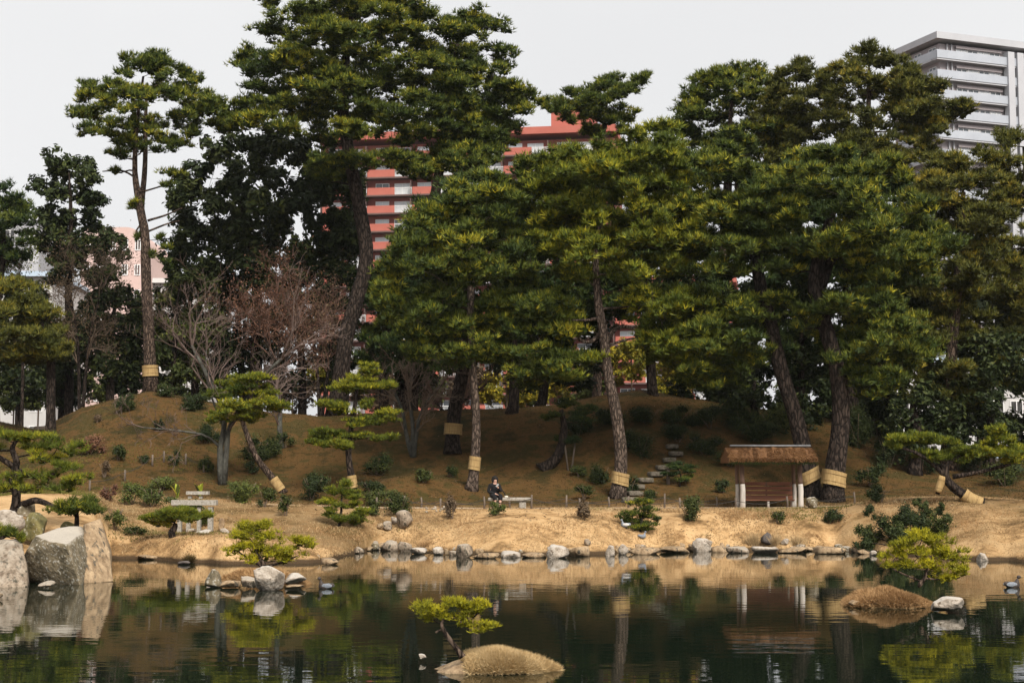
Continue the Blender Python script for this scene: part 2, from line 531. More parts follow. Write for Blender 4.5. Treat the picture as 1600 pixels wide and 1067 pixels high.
def build_ground():
    us = np.concatenate([np.linspace(-4200, -350, 26), np.linspace(-330, 1930, 300), np.linspace(1960, 5800, 26)])
    ys = np.concatenate([np.linspace(30, 49, 30), np.linspace(49.2, 90, 160), np.linspace(90.8, 112, 40), np.array([118, 128, 145, 170, 210, 280, 400, 700, 1400])])
    U, Y = np.meshgrid(us, ys)
    X = (U - 800) / F_PX / CP * Y
    Z = gz(X, Y)
    V = np.stack([X, Y, Z], -1).reshape(-1, 3)
    n = len(us)
    i = np.arange(len(ys) - 1)[:, None] * n + np.arange(n - 1)[None, :]
    i = i.ravel()
    Fq = np.stack([i, i + 1, i + n + 1, i + n], 1)
    # zone: 0 = dry tan turf of the bank, 1 = brown litter and moss of the hill
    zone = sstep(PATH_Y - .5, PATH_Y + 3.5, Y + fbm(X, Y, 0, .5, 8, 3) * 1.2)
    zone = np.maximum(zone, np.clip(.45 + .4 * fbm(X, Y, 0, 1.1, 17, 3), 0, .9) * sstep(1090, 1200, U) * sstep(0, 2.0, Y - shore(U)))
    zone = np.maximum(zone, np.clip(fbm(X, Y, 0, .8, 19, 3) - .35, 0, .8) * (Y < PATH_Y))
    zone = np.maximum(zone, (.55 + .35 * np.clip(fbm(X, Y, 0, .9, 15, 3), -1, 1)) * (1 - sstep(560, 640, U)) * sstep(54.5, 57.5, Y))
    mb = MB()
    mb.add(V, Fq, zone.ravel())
    m, N, L, p = nodes_of('turf')
    p.inputs['Roughness'].default_value = .95
    p.inputs['Specular IOR Level'].default_value = .1
    tc = N.new('ShaderNodeTexCoord')
    def noise(sc, det=6):
        n_ = N.new('ShaderNodeTexNoise')
        n_.inputs['Scale'].default_value = sc
        n_.inputs['Detail'].default_value = det
        n_.inputs['Roughness'].default_value = .7
        L.new(tc.outputs['Object'], n_.inputs['Vector'])
        return n_
    def ramp(src, stops):
        r = N.new('ShaderNodeValToRGB')
        e = r.color_ramp.elements
        e[0].position, e[0].color = stops[0][0], c4(stops[0][1])
        e[1].position, e[1].color = stops[-1][0], c4(stops[-1][1])
        for s in stops[1:-1]:
            q = e.new(s[0])
            q.color = c4(s[1])
        L.new(src, r.inputs['Fac'])
        return r
    n1 = noise(.8, 12)
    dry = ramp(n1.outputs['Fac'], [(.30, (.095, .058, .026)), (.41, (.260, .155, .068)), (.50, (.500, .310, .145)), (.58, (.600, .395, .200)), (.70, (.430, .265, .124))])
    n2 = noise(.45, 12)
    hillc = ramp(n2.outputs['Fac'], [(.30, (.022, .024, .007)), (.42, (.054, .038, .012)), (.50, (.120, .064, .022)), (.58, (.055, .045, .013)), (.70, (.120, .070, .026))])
    av = N.new('ShaderNodeAttribute')
    av.attribute_name = 'tint'
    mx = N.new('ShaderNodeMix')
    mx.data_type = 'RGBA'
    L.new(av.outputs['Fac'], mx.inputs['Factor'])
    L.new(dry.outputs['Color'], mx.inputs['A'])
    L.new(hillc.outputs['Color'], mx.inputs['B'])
    ge = N.new('ShaderNodeNewGeometry')
    sz = N.new('ShaderNodeSeparateXYZ')
    L.new(ge.outputs['Position'], sz.inputs['Vector'])
    wj = N.new('ShaderNodeMath')                 # wet mud line at the water's edge, uneven
    wj.operation = 'MULTIPLY_ADD'
    wj.inputs[1].default_value = -.16
    L.new(noise(1.7, 4).outputs['Fac'], wj.inputs[0])
    L.new(sz.outputs['Z'], wj.inputs[2])
    wr_ = N.new('ShaderNodeMapRange')
    wr_.inputs['From Min'].default_value = .0
    wr_.inputs['From Max'].default_value = .09
    L.new(wj.outputs['Value'], wr_.inputs['Value'])
    wm = N.new('ShaderNodeMix')
    wm.data_type = 'RGBA'
    wm.inputs['A'].default_value = (.075, .048, .026, 1)
    L.new(wr_.outputs['Result'], wm.inputs['Factor'])
    L.new(mx.outputs['Result'], wm.inputs['B'])
    L.new(wm.outputs['Result'], p.inputs['Base Color'])
    bn = noise(6, 10)
    bp = N.new('ShaderNodeBump')
    bp.inputs['Distance'].default_value = .12
    L.new(bn.outputs['Fac'], bp.inputs['Height'])
    L.new(bp.outputs['Normal'], p.inputs['Normal'])
    o = mb.build('ground', m, None, True)
    o['kind'] = 'structure'
    o['label'] = 'dry turf bank rising into a brown leaf-strewn hill'

def build_path():
    us = np.linspace(120, 1420, 420)
    vs = np.linspace(-1, 1, 7)
    U, Vv = np.meshgrid(us, vs)
    edge = 1 + .12 * np.sin(U * .08) + .08 * np.sin(U * .21 + 2)
    Y = PATH_Y + Vv * PATH_H * .86 * edge
    X = (U - 800) / F_PX / CP * Y
    Z = gz(X, Y) + .016
    mb = MB()
    n = len(us)
    i = (np.arange(len(vs) - 1)[:, None] * n + np.arange(n - 1)[None, :]).ravel()
    mb.add(np.stack([X, Y, Z], -1).reshape(-1, 3), np.stack([i, i + 1, i + n + 1, i + n], 1))
    o = mb.build('path', M['bare_soil'], None, True, 'structure')
    o['label'] = 'pale sandy footpath along the top of the bank'

def build_water():
    m, N, L, p = nodes_of('pond_water')
    p.inputs['Base Color'].default_value = (.006, .011, .006, 1)
    p.inputs['Roughness'].default_value = .012
    p.inputs['IOR'].default_value = 1.333
    p.inputs['Specular IOR Level'].default_value = .5
    tc = N.new('ShaderNodeTexCoord')
    hs = None
    for sc, st, dist in ((1.0, (1.1, 2.6, 1), .0022), (1.0, (.25, .5, 1), .004)):
        mp = N.new('ShaderNodeMapping')
        mp.inputs['Scale'].default_value = st
        L.new(tc.outputs['Object'], mp.inputs['Vector'])
        nz = N.new('ShaderNodeTexNoise')
        nz.inputs['Scale'].default_value = sc
        nz.inputs['Detail'].default_value = 2.5
        nz.inputs['Roughness'].default_value = .5
        L.new(mp.outputs['Vector'], nz.inputs['Vector'])
        bp = N.new('ShaderNodeBump')
        bp.inputs['Strength'].default_value = 1.0
        bp.inputs['Distance'].default_value = dist
        L.new(nz.outputs['Fac'], bp.inputs['Height'])
        if hs:
            L.new(hs.outputs['Normal'], bp.inputs['Normal'])
        hs = bp
    L.new(hs.outputs['Normal'], p.inputs['Normal'])
    mb = MB()
    xs, ys = np.linspace(-260, 260, 3), np.array([-30., 20., 70.])
    X, Y = np.meshgrid(xs, ys)
    i = (np.arange(2)[:, None] * 3 + np.arange(2)[None, :]).ravel()
    mb.add(np.stack([X, Y, X * 0], -1).reshape(-1, 3), np.stack([i, i + 1, i + 4, i + 3], 1))
    o = mb.build('pond_water', m, None, True, 'structure')
    o['label'] = 'dark still garden pond with soft ripples'

build_ground()
build_path()
build_water()

# ------------------------------------------------------------------ buildings far behind
def window_unit(w, h, mullions=1, curtain=.5):
    """Frame mesh and pane mesh of one window, lying in the plane y = 0 with the front towards -y."""
    fr, pa = MB(), MB()
    t = .09
    box(fr, (0, 0, h - t / 2), (w, .10, t))
    box(fr, (0, 0, t / 2), (w, .10, t))
    for s in (-1, 1):
        box(fr, (s * (w - t) / 2, 0, h / 2), (t, .096, h - 2 * t))
    for k in range(mullions):
        box(fr, (-w / 2 + w * (k + 1) / (mullions + 1), 0, h / 2), (t, .092, h - 2 * t))
    box(pa, (0, .03, h / 2), (w - 2 * t, .02, h - 2 * t))
    return fr, pa

def build_red_block(pxa, ya, pxb, yb, top, label, n_st, tower=True):
    A, B = at(pxa, HOR, ya), at(pxb, HOR, yb)
    wid = float(np.linalg.norm((B - A)[:2]))
    ang = math.atan2(B[1] - A[1], B[0] - A[0])
    base_z = 2.0
    r = root('apartment_building', (A[0], A[1], base_z), label, 'building', None, ang)
    H = top - base_z
    st = 2.86
    bay = 7.25
    n_b = int(wid / bay)
    dep = 14
    wl_ = MB()
    box(wl_, (wid / 2, dep / 2 + 1.6, H / 2 - .7), (wid, dep, H - 1.4))
    wl_.build('wall', M['brick'], r)
    rf = MB()
    box(rf, (wid / 2, dep / 2 + .75, H - .2), (wid + .8, dep + 1.9, 1.1))
    rf = rf.build('roof', M['brick_light'], r)
    if tower:
        ph = MB()
        box(ph, (wid * .855, dep / 2, H + 1.9), (6.6, 8, 3.2))
        ph.build('stair_tower', M['brick_light'], rf)
    slab = MB()
    box(slab, (wid / 2, .80, 0), (wid + .2, 1.58, .24))
    slab_m = slab.mesh('balcony_slab', M['soffit'])
    par = MB()
    box(par, (0, 0, 0), (4.4, .16, 1.15))
    par_m = par.mesh('parapet', M['brick_light'])
    ra = MB()
    for k in range(14):
        box(ra, (-1.33 + k * .205, 0, 0), (.045, .05, 1.0))
    box(ra, (0, 0, .53), (2.8, .08, .07))
    ra_m = ra.mesh('railing', M['frame_white'])
    f1, p1 = window_unit(2.5, 2.0)
    f2, p2 = window_unit(2.2, 1.25)
    f1m, f2m = f1.mesh('window', M['frame_white']), f2.mesh('window', M['frame_white'])
    p1m, p1c, p2m, p2c = p1.mesh('pane', M['pane']), p1.mesh('pane', M['curtain']), p2.mesh('pane', M['pane']), p2.mesh('pane', M['curtain'])
    dv = MB()
    box(dv, (0, 0, 0), (.14, 1.3, 2.2))
    dv_m = dv.mesh('party_screen', M['soffit'])
    for s in range(n_st):
        z = H - 1.2 - st * (s + 1)
        o = link('balcony_slab', slab_m, r)
        o.location = (0, 0, z)
        for b in range(n_b):
            x0 = b * bay + .5
            sh = .5 if b % 2 else 0
            o = link('parapet', par_m, r)
            o.location = (x0 + 2.3, .09, z + .695)
            o = link('railing', ra_m, r)
            o.location = (x0 + 4.5 + 1.38, .09, z + .66)
            w1 = link('window', f1m, r)
            w1.location = (x0 + 4.9 + sh, 1.55, z + .14)
            q = link('pane', p1c if random.random() < .65 else p1m, w1)
            w2 = link('window', f2m, r)
            w2.location = (x0 + 1.7 + sh, 1.55, z + .95)
            q = link('pane', p2c if random.random() < .6 else p2m, w2)
            o = link('party_screen', dv_m, r)
            o.location = (x0 - .25, .88, z + 1.25)

def build_white_tower():
    C = at(1482, HOR, 225)
    ang = math.atan2(4.2, 10.9)
    top = 68.6
    r = root('apartment_tower', (C[0], C[1], 2.0), 'tall white apartment tower with wraparound balconies at upper right', 'building', None, ang)
    H = top - 2.0
    LX, LY = 40.0, 11.4
    st = 2.96
    nst = 17
    w = MB()
    box(w, (LX / 2 + 1.2, LY / 2 + 1.2, H / 2 - .6), (LX, LY, H - 1.2))
    w.build('wall', M['conc_pink'], r)
    rf = MB()
    box(rf, (LX / 2 + .9, LY / 2 + .9, H - .35), (LX + 2.2, LY + 2.2, 1.0))
    rf.build('roof', M['conc_white'], r)
    ps, pl, sl, so = MB(), MB(), MB(), MB()
    box(ps, (LX / 2, -.02, .55), (LX + .3, .14, 1.2))
    box(pl, (-.08, LY / 2 + .15, .55), (.14, LY, 1.2))
    box(sl, (LX / 2 + .2, .58, -.16), (LX + .6, 1.14, .26))
    box(sl, (.52, LY / 2 + 1.3, -.16), (1.3, LY, .26))
    psm, plm, slm = ps.mesh('parapet', M['parapet']), pl.mesh('parapet', M['parapet']), sl.mesh('balcony_slab', M['conc_white'])
    lo = MB()
    box(lo, (0, 0, 0), (8.2, .1, .42))
    lom = lo.mesh('lintel', M['conc_pink'])
    dk = MB()
    box(dk, (0, 0, 0), (8.0, .08, 1.75))
    dkm = dk.mesh('loggia_back', M['conc_pink'])
    f1, p1 = window_unit(1.9, 1.6)
    fm, pmm, pcm = f1.mesh('window', M['frame_white']), p1.mesh('pane', M['pane']), p1.mesh('pane', M['curtain'])
    f2, p2 = window_unit(1.7, 1.1)
    f2m, p2m = f2.mesh('window', M['frame_white']), p2.mesh('pane', M['pane'])
    for s in range(nst):
        z = H - .95 - st * (s + 1) + .25
        for nm, me in (('parapet', psm), ('parapet', plm), ('balcony_slab', slm)):
            o = link(nm, me, r)
            o.location = (0, 0, z)
        for b, x in enumerate((8.0, 20.0, 32.0)):
            o = link('loggia_back', dkm, r)
            o.location = (x, 1.17, z + 1.15)
            o = link('lintel', lom, r)
            o.location = (x, .80, z + 2.12)
            for k in range(4):
                q = link('window', fm, r)
                q.location = (x - 3 + k * 2.0, 1.08, z + .3)
                link('pane', pcm if (s * 7 + k * 3 + b) % 5 < 2 else pmm, q)
        for k, y in enumerate((2.8, 6.4, 10.0)):
            q = link('window', f2m, r)
            q.location = (1.15, y, z + 1.05)
            q.rotation_euler = (0, 0, -math.pi / 2)
            link('pane', p2m, q)
    for x in (12.9, 14.6, 24.9, 26.6):
        c = MB()
        box(c, (x, .15, H / 2 - .8), (1.15, 1.1, H - 1.8))
        c.build('pier', M['conc_white'], r)
    for x in (2.4, 3.2):
        c = MB()
        tube(c, [(x, .95, 0), (x, .95, H - 1.2)], .12, 8)
        c.build('downpipe', M['conc_white'], r)

def simple_house(px0, px1, py_top, Y, wallm, label, name='town_house', depth=14, cols=4, rows=6, roofm=None, win=(1.4, 1.5), mats=('pane', 'curtain'), rounded=0.0):
    A, B = at(px0, py_top, Y), at(px1, py_top, Y)
    wid, H = B[0] - A[0], A[2] - 2.0
    r = root(name, (A[0], Y, 2.0), label, 'building')
    w = MB()
    if rounded:
        n = 10
        prof = [(0, 0), (wid, 0)] + [(wid - rounded + rounded * math.cos(t), H - rounded + rounded * math.sin(t)) for t in np.linspace(0, math.pi / 2, n)] + [(0, H)]
        k = len(prof)
        V = [(x, 0, z) for x, z in prof] + [(x, depth, z) for x, z in prof]
        Fc = [[0, i, i + 1] for i in range(1, k - 1)] + [[k, k + i + 1, k + i] for i in range(1, k - 1)]
        for i in range(k):
            j = (i + 1) % k
            Fc += [[i, k + i, k + j], [i, k + j, j]]
        w.add(V, Fc)
    else:
        box(w, (wid / 2, depth / 2, H / 2), (wid, depth, H))
    w.build('wall', M[wallm], r)
    if not rounded:
        rf = MB()
        box(rf, (wid / 2, depth / 2 - .2, H + .25), (wid + .8, depth + .8, .6), taper=.96)
        rf.build('roof', M[roofm or wallm], r)
    fr, pa = window_unit(*win)
    fm, pms = fr.mesh('window', M['frame_white']), [pa.mesh('pane', M[m_]) for m_ in mats]
    for i in range(cols):
        for j in range(rows):
            q = link('window', fm, r)
            q.location = (wid * (i + .5) / cols, -.02, H - 2.8 - j * 3.0)
            link('pane', pms[(i * 3 + j * 5) % len(pms)], q)
    return r

build_red_block(493, 245, 962, 238, 57.6, 'long salmon-red apartment block with rows of balconies behind the pines', 19)
build_red_block(957, 232, 1150, 229, 33.0, 'lower red-brown apartment wing glimpsed through the centre-right pines', 10, False)
build_white_tower()
simple_house(-120, 82, 432, 170, 'conc_pale', 'pale apartment house with blue-grey roof at the left edge behind trees', cols=5, rows=9, roofm='roof_blue')
simple_house(-90, 62, 345, 215, 'conc_white', 'white flat-roofed building far behind the left edge pine', cols=5, rows=9)
simple_house(128, 226, 355, 185, 'conc_rose', 'rose-pink building with rounded top corner behind the tall lone pine', cols=5, rows=9, win=(.7, 1.3), rounded=2.2)
simple_house(232, 330, 442, 190, 'conc_pale', 'pale building just right of the tall lone pine trunk', cols=4, rows=8)
simple_house(1395, 1660, 566, 175, 'conc_pale', 'long low pale building glimpsed between right-hand trunks', name='low_building', cols=9, rows=3, roofm='roof_blue')

# ------------------------------------------------------------------ foliage
def unit(r, n):
    d = r.normal(size=(n, 3))
    return d / (np.linalg.norm(d, axis=1)[:, None] + 1e-9)

def blades(mb, Pc, D, r, nb, ln, wd, spread, tint, tvar=.22):
    """nb needle-thin triangles from each point of Pc around its direction D."""
    n = len(Pc)
    P = np.repeat(Pc, nb, 0)
    d = np.repeat(D, nb, 0) + unit(r, n * nb) * spread
    d /= np.linalg.norm(d, axis=1)[:, None] + 1e-9
    l = ln * r.uniform(.65, 1.25, (n * nb, 1))
    s = np.cross(d, unit(r, n * nb))
    s /= np.linalg.norm(s, axis=1)[:, None] + 1e-9
    s *= wd * .5
    V = np.stack([P - s, P + s, P + d * l], 1).reshape(-1, 3)
    T = np.clip(np.repeat(tint, nb) + r.normal(size=n * nb) * tvar * .5, 0, 1)
    mb.add(V, np.arange(n * nb * 3).reshape(-1, 3), np.repeat(T, 3))

def leaves(mb, Pc, D, r, size, tint, spread=.8):
    """One small diamond leaf at each point."""
    n = len(Pc)
    nrm = D + unit(r, n) * spread
    nrm /= np.linalg.norm(nrm, axis=1)[:, None] + 1e-9
    a = np.cross(nrm, unit(r, n))
    a /= np.linalg.norm(a, axis=1)[:, None] + 1e-9
    b = np.cross(nrm, a)
    s = size * r.uniform(.6, 1.3, (n, 1))
    V = np.stack([Pc - a * s, Pc - b * s * .45, Pc + a * s, Pc + b * s * .45], 1).reshape(-1, 3)
    i = np.arange(n)[:, None] * 4
    Fc = np.concatenate([i + np.array([[0, 1, 2]]), i + np.array([[0, 2, 3]])])
    mb.add(V, Fc, np.repeat(np.clip(tint, 0, 1), 4))

def cloud(r, pads, per_m2, sub=9, low=-.35, subr=.38):
    """Points and outward directions on lumpy flattened pads (cx cy cz rx ry rz)."""
    Pl, Dl, Tl = [], [], []
    LUMPS.clear()
    for c in pads:
        c = np.asarray(c, float)
        base_t = r.normal() * .13
        for k in range(sub):
            o = unit(r, 1)[0] * r.uniform(.3, .95) * c[3:6]
            rad = c[3:6] * subr * r.uniform(.75, 1.25) * np.array([1, 1, 1.25])
            LUMPS.append(np.concatenate([c[:3] + o, rad]))
            area = 2.2 * (rad[0] * rad[1] + rad[0] * rad[2] + rad[1] * rad[2])
            n = max(6, int(area * per_m2))
            d = unit(r, n)
            d[:, 2] = np.where(d[:, 2] < low, -d[:, 2] * .7, d[:, 2])
            Pl.append(c[:3] + o + d * rad * r.uniform(.5, 1.2, (n, 1)))
            Dl.append(d)
            Tl.append(np.clip(.46 + base_t + r.normal() * .08 + r.normal(size=n) * .14, 0, 1))
    return np.concatenate(Pl), np.concatenate(Dl), np.concatenate(Tl)

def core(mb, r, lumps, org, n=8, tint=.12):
    """Larger faces added deep inside each lump, tinted dark as inner shade, blocking light."""
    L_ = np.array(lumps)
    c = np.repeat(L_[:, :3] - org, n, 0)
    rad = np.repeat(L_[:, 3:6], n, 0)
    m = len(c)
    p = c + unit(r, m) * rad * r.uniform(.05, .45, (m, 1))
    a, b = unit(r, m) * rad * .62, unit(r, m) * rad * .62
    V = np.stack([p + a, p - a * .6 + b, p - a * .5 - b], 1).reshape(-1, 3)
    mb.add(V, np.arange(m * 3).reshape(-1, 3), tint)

LUMPS = []
def in_poly(poly, x, y):
    c = False
    n = len(poly)
    for i in range(n):
        x0, y0 = poly[i]
        x1, y1 = poly[i - 1]
        if (y0 > y) != (y1 > y) and x < (x1 - x0) * (y - y0) / (y1 - y0) + x0:
            c = not c
    return c

def pads_from_outline(r, poly, Y, rpx, flat=.42, deep=.55, fill=1.0, maxdeep=4.0):
    """Fill a crown's outline with pads set at different depths round the trunk."""
    poly = [tuple(p) for p in poly]
    xs, ys = [p[0] for p in poly], [p[1] for p in poly]
    x0, x1, y0, y1 = min(xs), max(xs), min(ys), max(ys)
    area = abs(sum(poly[i - 1][0] * poly[i][1] - poly[i][0] * poly[i - 1][1] for i in range(len(poly)))) / 2
    want = int(area / (rpx * rpx * flat * 2.6) * fill * 1.9) + 3
    out, tries = [], 0
    while len(out) < want and tries < want * 60:
        tries += 1
        x, y = r.uniform(x0, x1), r.uniform(y0, y1)
        if not in_poly(poly, x, y):
            continue
        if any(((x - a) / 1.0) ** 2 + ((y - b) / .55) ** 2 < (rpx * .45) ** 2 for a, b, dz in out):
            if r.uniform() < .9:
                continue
        out.append((x, y, 0))
    k = ppm(Y)
    half = (x1 - x0) / 2 / k
    pads = []
    for x, y, _ in out:
        # narrower at the outline: depth follows the crown's own width at that row
        row = [xx for xx in np.linspace(x0, x1, 40) if in_poly(poly, xx, y)]
        hw = (max(row) - min(row)) / 2 if len(row) > 1 else rpx
        mid = (max(row) + min(row)) / 2 if len(row) > 1 else x
        u = min(1, abs(x - mid) / max(hw, 1))
        dep = min(maxdeep, hw / k * deep * 2) * math.sqrt(max(0, 1 - u * u))
        dy = r.uniform(-1, 1) * dep
        p = at(x, y, Y + dy)
        rad = rpx / k * r.uniform(.75, 1.25)
        pads.append((p[0], p[1], p[2], rad, rad * r.uniform(.8, 1.1), rad * flat * r.uniform(.8, 1.2)))
    return pads

def trunk_mesh(r, path, rad, sides=12, rough=.07, n=26, seed=1, mb=None, flare=True):
    C = resample(np.column_stack([path, rad]), n)
    P, R = C[:, :3].copy(), np.maximum(C[:, 3], .02)
    k = np.linspace(0, 1, n)
    P[:, 0] += np.sin(k * 9 + seed) * R * .18
    P[:, 1] += np.cos(k * 7 + seed) * R * .18
    if flare:
        R[0] *= 1.35
        R[1] *= 1.12
    mb = mb or MB()
    tube(mb, P, R, sides, rough, seed)
    return mb, P, R

def limbs(mb, r, P, R, pads, lo=.25, rad=.09, curl=.25, sides=4):
    """A bent limb to the underside of each pad, from the trunk or from the nearest limb already grown."""
    i0 = int(len(P) * lo)
    wood = [(P[i], R[i] * .5) for i in range(i0, len(P))]
    order = sorted(pads, key=lambda c: min(np.linalg.norm(np.asarray(c[:3]) - P[i]) for i in range(i0, len(P), 2)))
    for c in order:
        c = np.asarray(c)
        b = c[:3] - np.array([0, 0, c[5] * .4])
        W = np.array([w[0] for w in wood])
        d = b - W
        cost = np.linalg.norm(d, axis=1) + np.where(d[:, 2] < -.2, -d[:, 2] * .7, 0)
        j = int(np.argmin(cost))
        a, ra = wood[j]
        L_ = np.linalg.norm(b - a)
        if L_ < .25:
            continue
        q = [a]
        for t in (.3, .65):
            q.append(a * (1 - t) + b * t + np.array([r.normal() * .10, r.normal() * .10, r.uniform(-.7, .9) * curl * .4]) * L_)
        q.append(b)
        r0 = min(ra * .8, rad * (.55 + .12 * L_))
        q = resample(np.array(q), 7)
        rr = np.linspace(r0, max(r0 * .4, .012), 7)
        tube(mb, q, rr, sides, .08, j, cap=False)
        wood += [(q[k], rr[k]) for k in (2, 4, 6)]

def straw_band(parent, P, R, z0, z1, origin, fit=1.10, tilt=0.0, name='straw_band'):
    """Woven straw mat tied round a trunk between two heights, with two ropes."""
    zs = P[:, 2]
    f = np.linspace(z0, z1, 5)
    Q = np.array([[np.interp(z, zs, P[:, 0]), np.interp(z, zs, P[:, 1]), z] for z in f])
    rr = np.array([np.interp(z, zs, R) for z in f]) * fit + .035
    rr = rr.mean() * np.array([1.03, 1.01, 1.0, 1.01, 1.03])
    sh = lambda A: A + np.stack([A[:, 0] * 0, A[:, 0] * 0, (A[:, 0] - (Q[2] - origin)[0]) * tilt], 1)
    mb = MB()
    tube(mb, Q - origin, rr, 22, .03, 5, cap=False)
    tube(mb, (Q - origin)[::-1], rr[::-1] * .97, 22, .01, 5, cap=False)
    mb.v = [sh(v) for v in mb.v]
    b = mb.build(name, M['straw'], parent, True)
    for k in (1, 3):
        rp = MB()
        th = np.linspace(0, 2 * math.pi, 25)
        c = Q[k] - origin
        ax = (Q[-1] - Q[0]) / np.linalg.norm(Q[-1] - Q[0])
        e1 = np.cross(ax, [0, 1, 0])
        e1 /= np.linalg.norm(e1)
        e2 = np.cross(ax, e1)
        ring = c + (np.cos(th)[:, None] * e1 + np.sin(th)[:, None] * e2) * (rr[k] * 1.02)
        tube(rp, sh(ring), .011, 5)
        rp.build('rope', M['rope'], b, True)
    return b

def pine(label, Y, trunk, outlines, mat_='pine', rpx=26, seed=0, bark='bark', bands=(), extra=(), per=27, flat=.46, deep=.55,
         fill=1.0, nb=5, ln=.29, wd=.055, maxdeep=4.0, limb_r=.10, group=None, name='pine_tree', fork=(), lo=.25, cat='tree', ground=True, low=-.35, spread=.85):
    """Pine: trunk given as photo points (px, py, radius in m) at depth Y, crown filling the outlines."""
    r = np.random.default_rng(seed + 50)
    tp = np.array([at(a, b, Y) for a, b, _ in trunk])
    if ground:
        tp[0, 2] = float(gz(tp[0, 0], tp[0, 1])) - .12
    rad = [c for _, _, c in trunk]
    org = tp[0] + np.array([0, 0, .12])
    ro = root(name, org, label, cat, group)
    mb, P, R = trunk_mesh(r, tp, rad, seed=seed)
    for fk in fork:
        fp = np.array([at(a, b, Y + .3) for a, b, _ in fk])
        trunk_mesh(r, fp, [c for _, _, c in fk], seed=seed + 3, mb=mb, n=16, flare=False, sides=9)
    mb.v = [v - org for v in mb.v]
    mb.build('trunk', M[bark], ro, True)
    pads = []
    for o in outlines:
        pads += pads_from_outline(r, o, Y, rpx, flat, deep, fill, maxdeep)
    for e in extra:                      # (px, py, rx px, rz px[, dy])
        p = at(e[0], e[1], Y + (e[4] if len(e) > 4 else 0))
        k = ppm(Y)
        pads.append((p[0], p[1], p[2], e[2] / k, e[2] / k * .85, e[3] / k))
    lm = MB()
    limbs(lm, r, P, R, pads, lo, limb_r)
    lm.v = [v - org for v in lm.v]
    lm.build('branches', M[bark], ro, True, 'stuff')
    Pc, D, T = cloud(r, pads, per, low=low)
    dirs = D * np.array([.8, .8, .6]) + np.array([0, 0, .75])
    fm = MB()
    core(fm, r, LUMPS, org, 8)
    blades(fm, Pc - org, dirs, r, nb, ln, wd, spread, T)
    fm.build('crown', M[mat_], ro, False, 'stuff')
    for z0, z1, *tl in bands:
        a, b = at(0, z0, Y)[2], at(0, z1, Y)[2]
        straw_band(ro, P, R, min(a, b), max(a, b), org, tilt=tl[0] if tl else 0)
    return ro

def broadleaf(label, Y, trunk, outlines, mat_='leaf_dark', rpx=26, seed=0, bark='bark_dark', per=60, flat=.75, size=.12, deep=.5, fill=.9, group=None, name='broadleaf_tree', extra=(), maxdeep=3.5, lo=.2):
    r = np.random.default_rng(seed + 90)
    tp = np.array([at(a, b, Y) for a, b, _ in trunk])
    tp[0, 2] = float(gz(tp[0, 0], tp[0, 1])) - .1
    org = tp[0] + np.array([0, 0, .1])
    ro = root(name, org, label, 'tree', group)
    mb, P, R = trunk_mesh(r, tp, [c for _, _, c in trunk], seed=seed, n=16, sides=9)
    mb.v = [v - org for v in mb.v]
    mb.build('trunk', M[bark], ro, True)
    pads = []
    for o in outlines:
        pads += pads_from_outline(r, o, Y, rpx, flat, deep, fill, maxdeep)
    k = ppm(Y)
    for e in extra:
        p = at(e[0], e[1], Y)
        pads.append((p[0], p[1], p[2], e[2] / k, e[2] / k, e[3] / k))
    lm = MB()
    limbs(lm, r, P, R, pads, lo, .08)
    lm.v = [v - org for v in lm.v]
    lm.build('branches', M[bark], ro, True, 'stuff')
    Pc, D, T = cloud(r, pads, per * .85, low=-.8)
    fm = MB()
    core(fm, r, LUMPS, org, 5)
    leaves(fm, Pc - org, D + np.array([0, 0, .5]), r, size * 1.15, T + r.normal(size=len(T)) * .1)
    fm.build('crown', M[mat_], ro, False, 'stuff')
    return ro

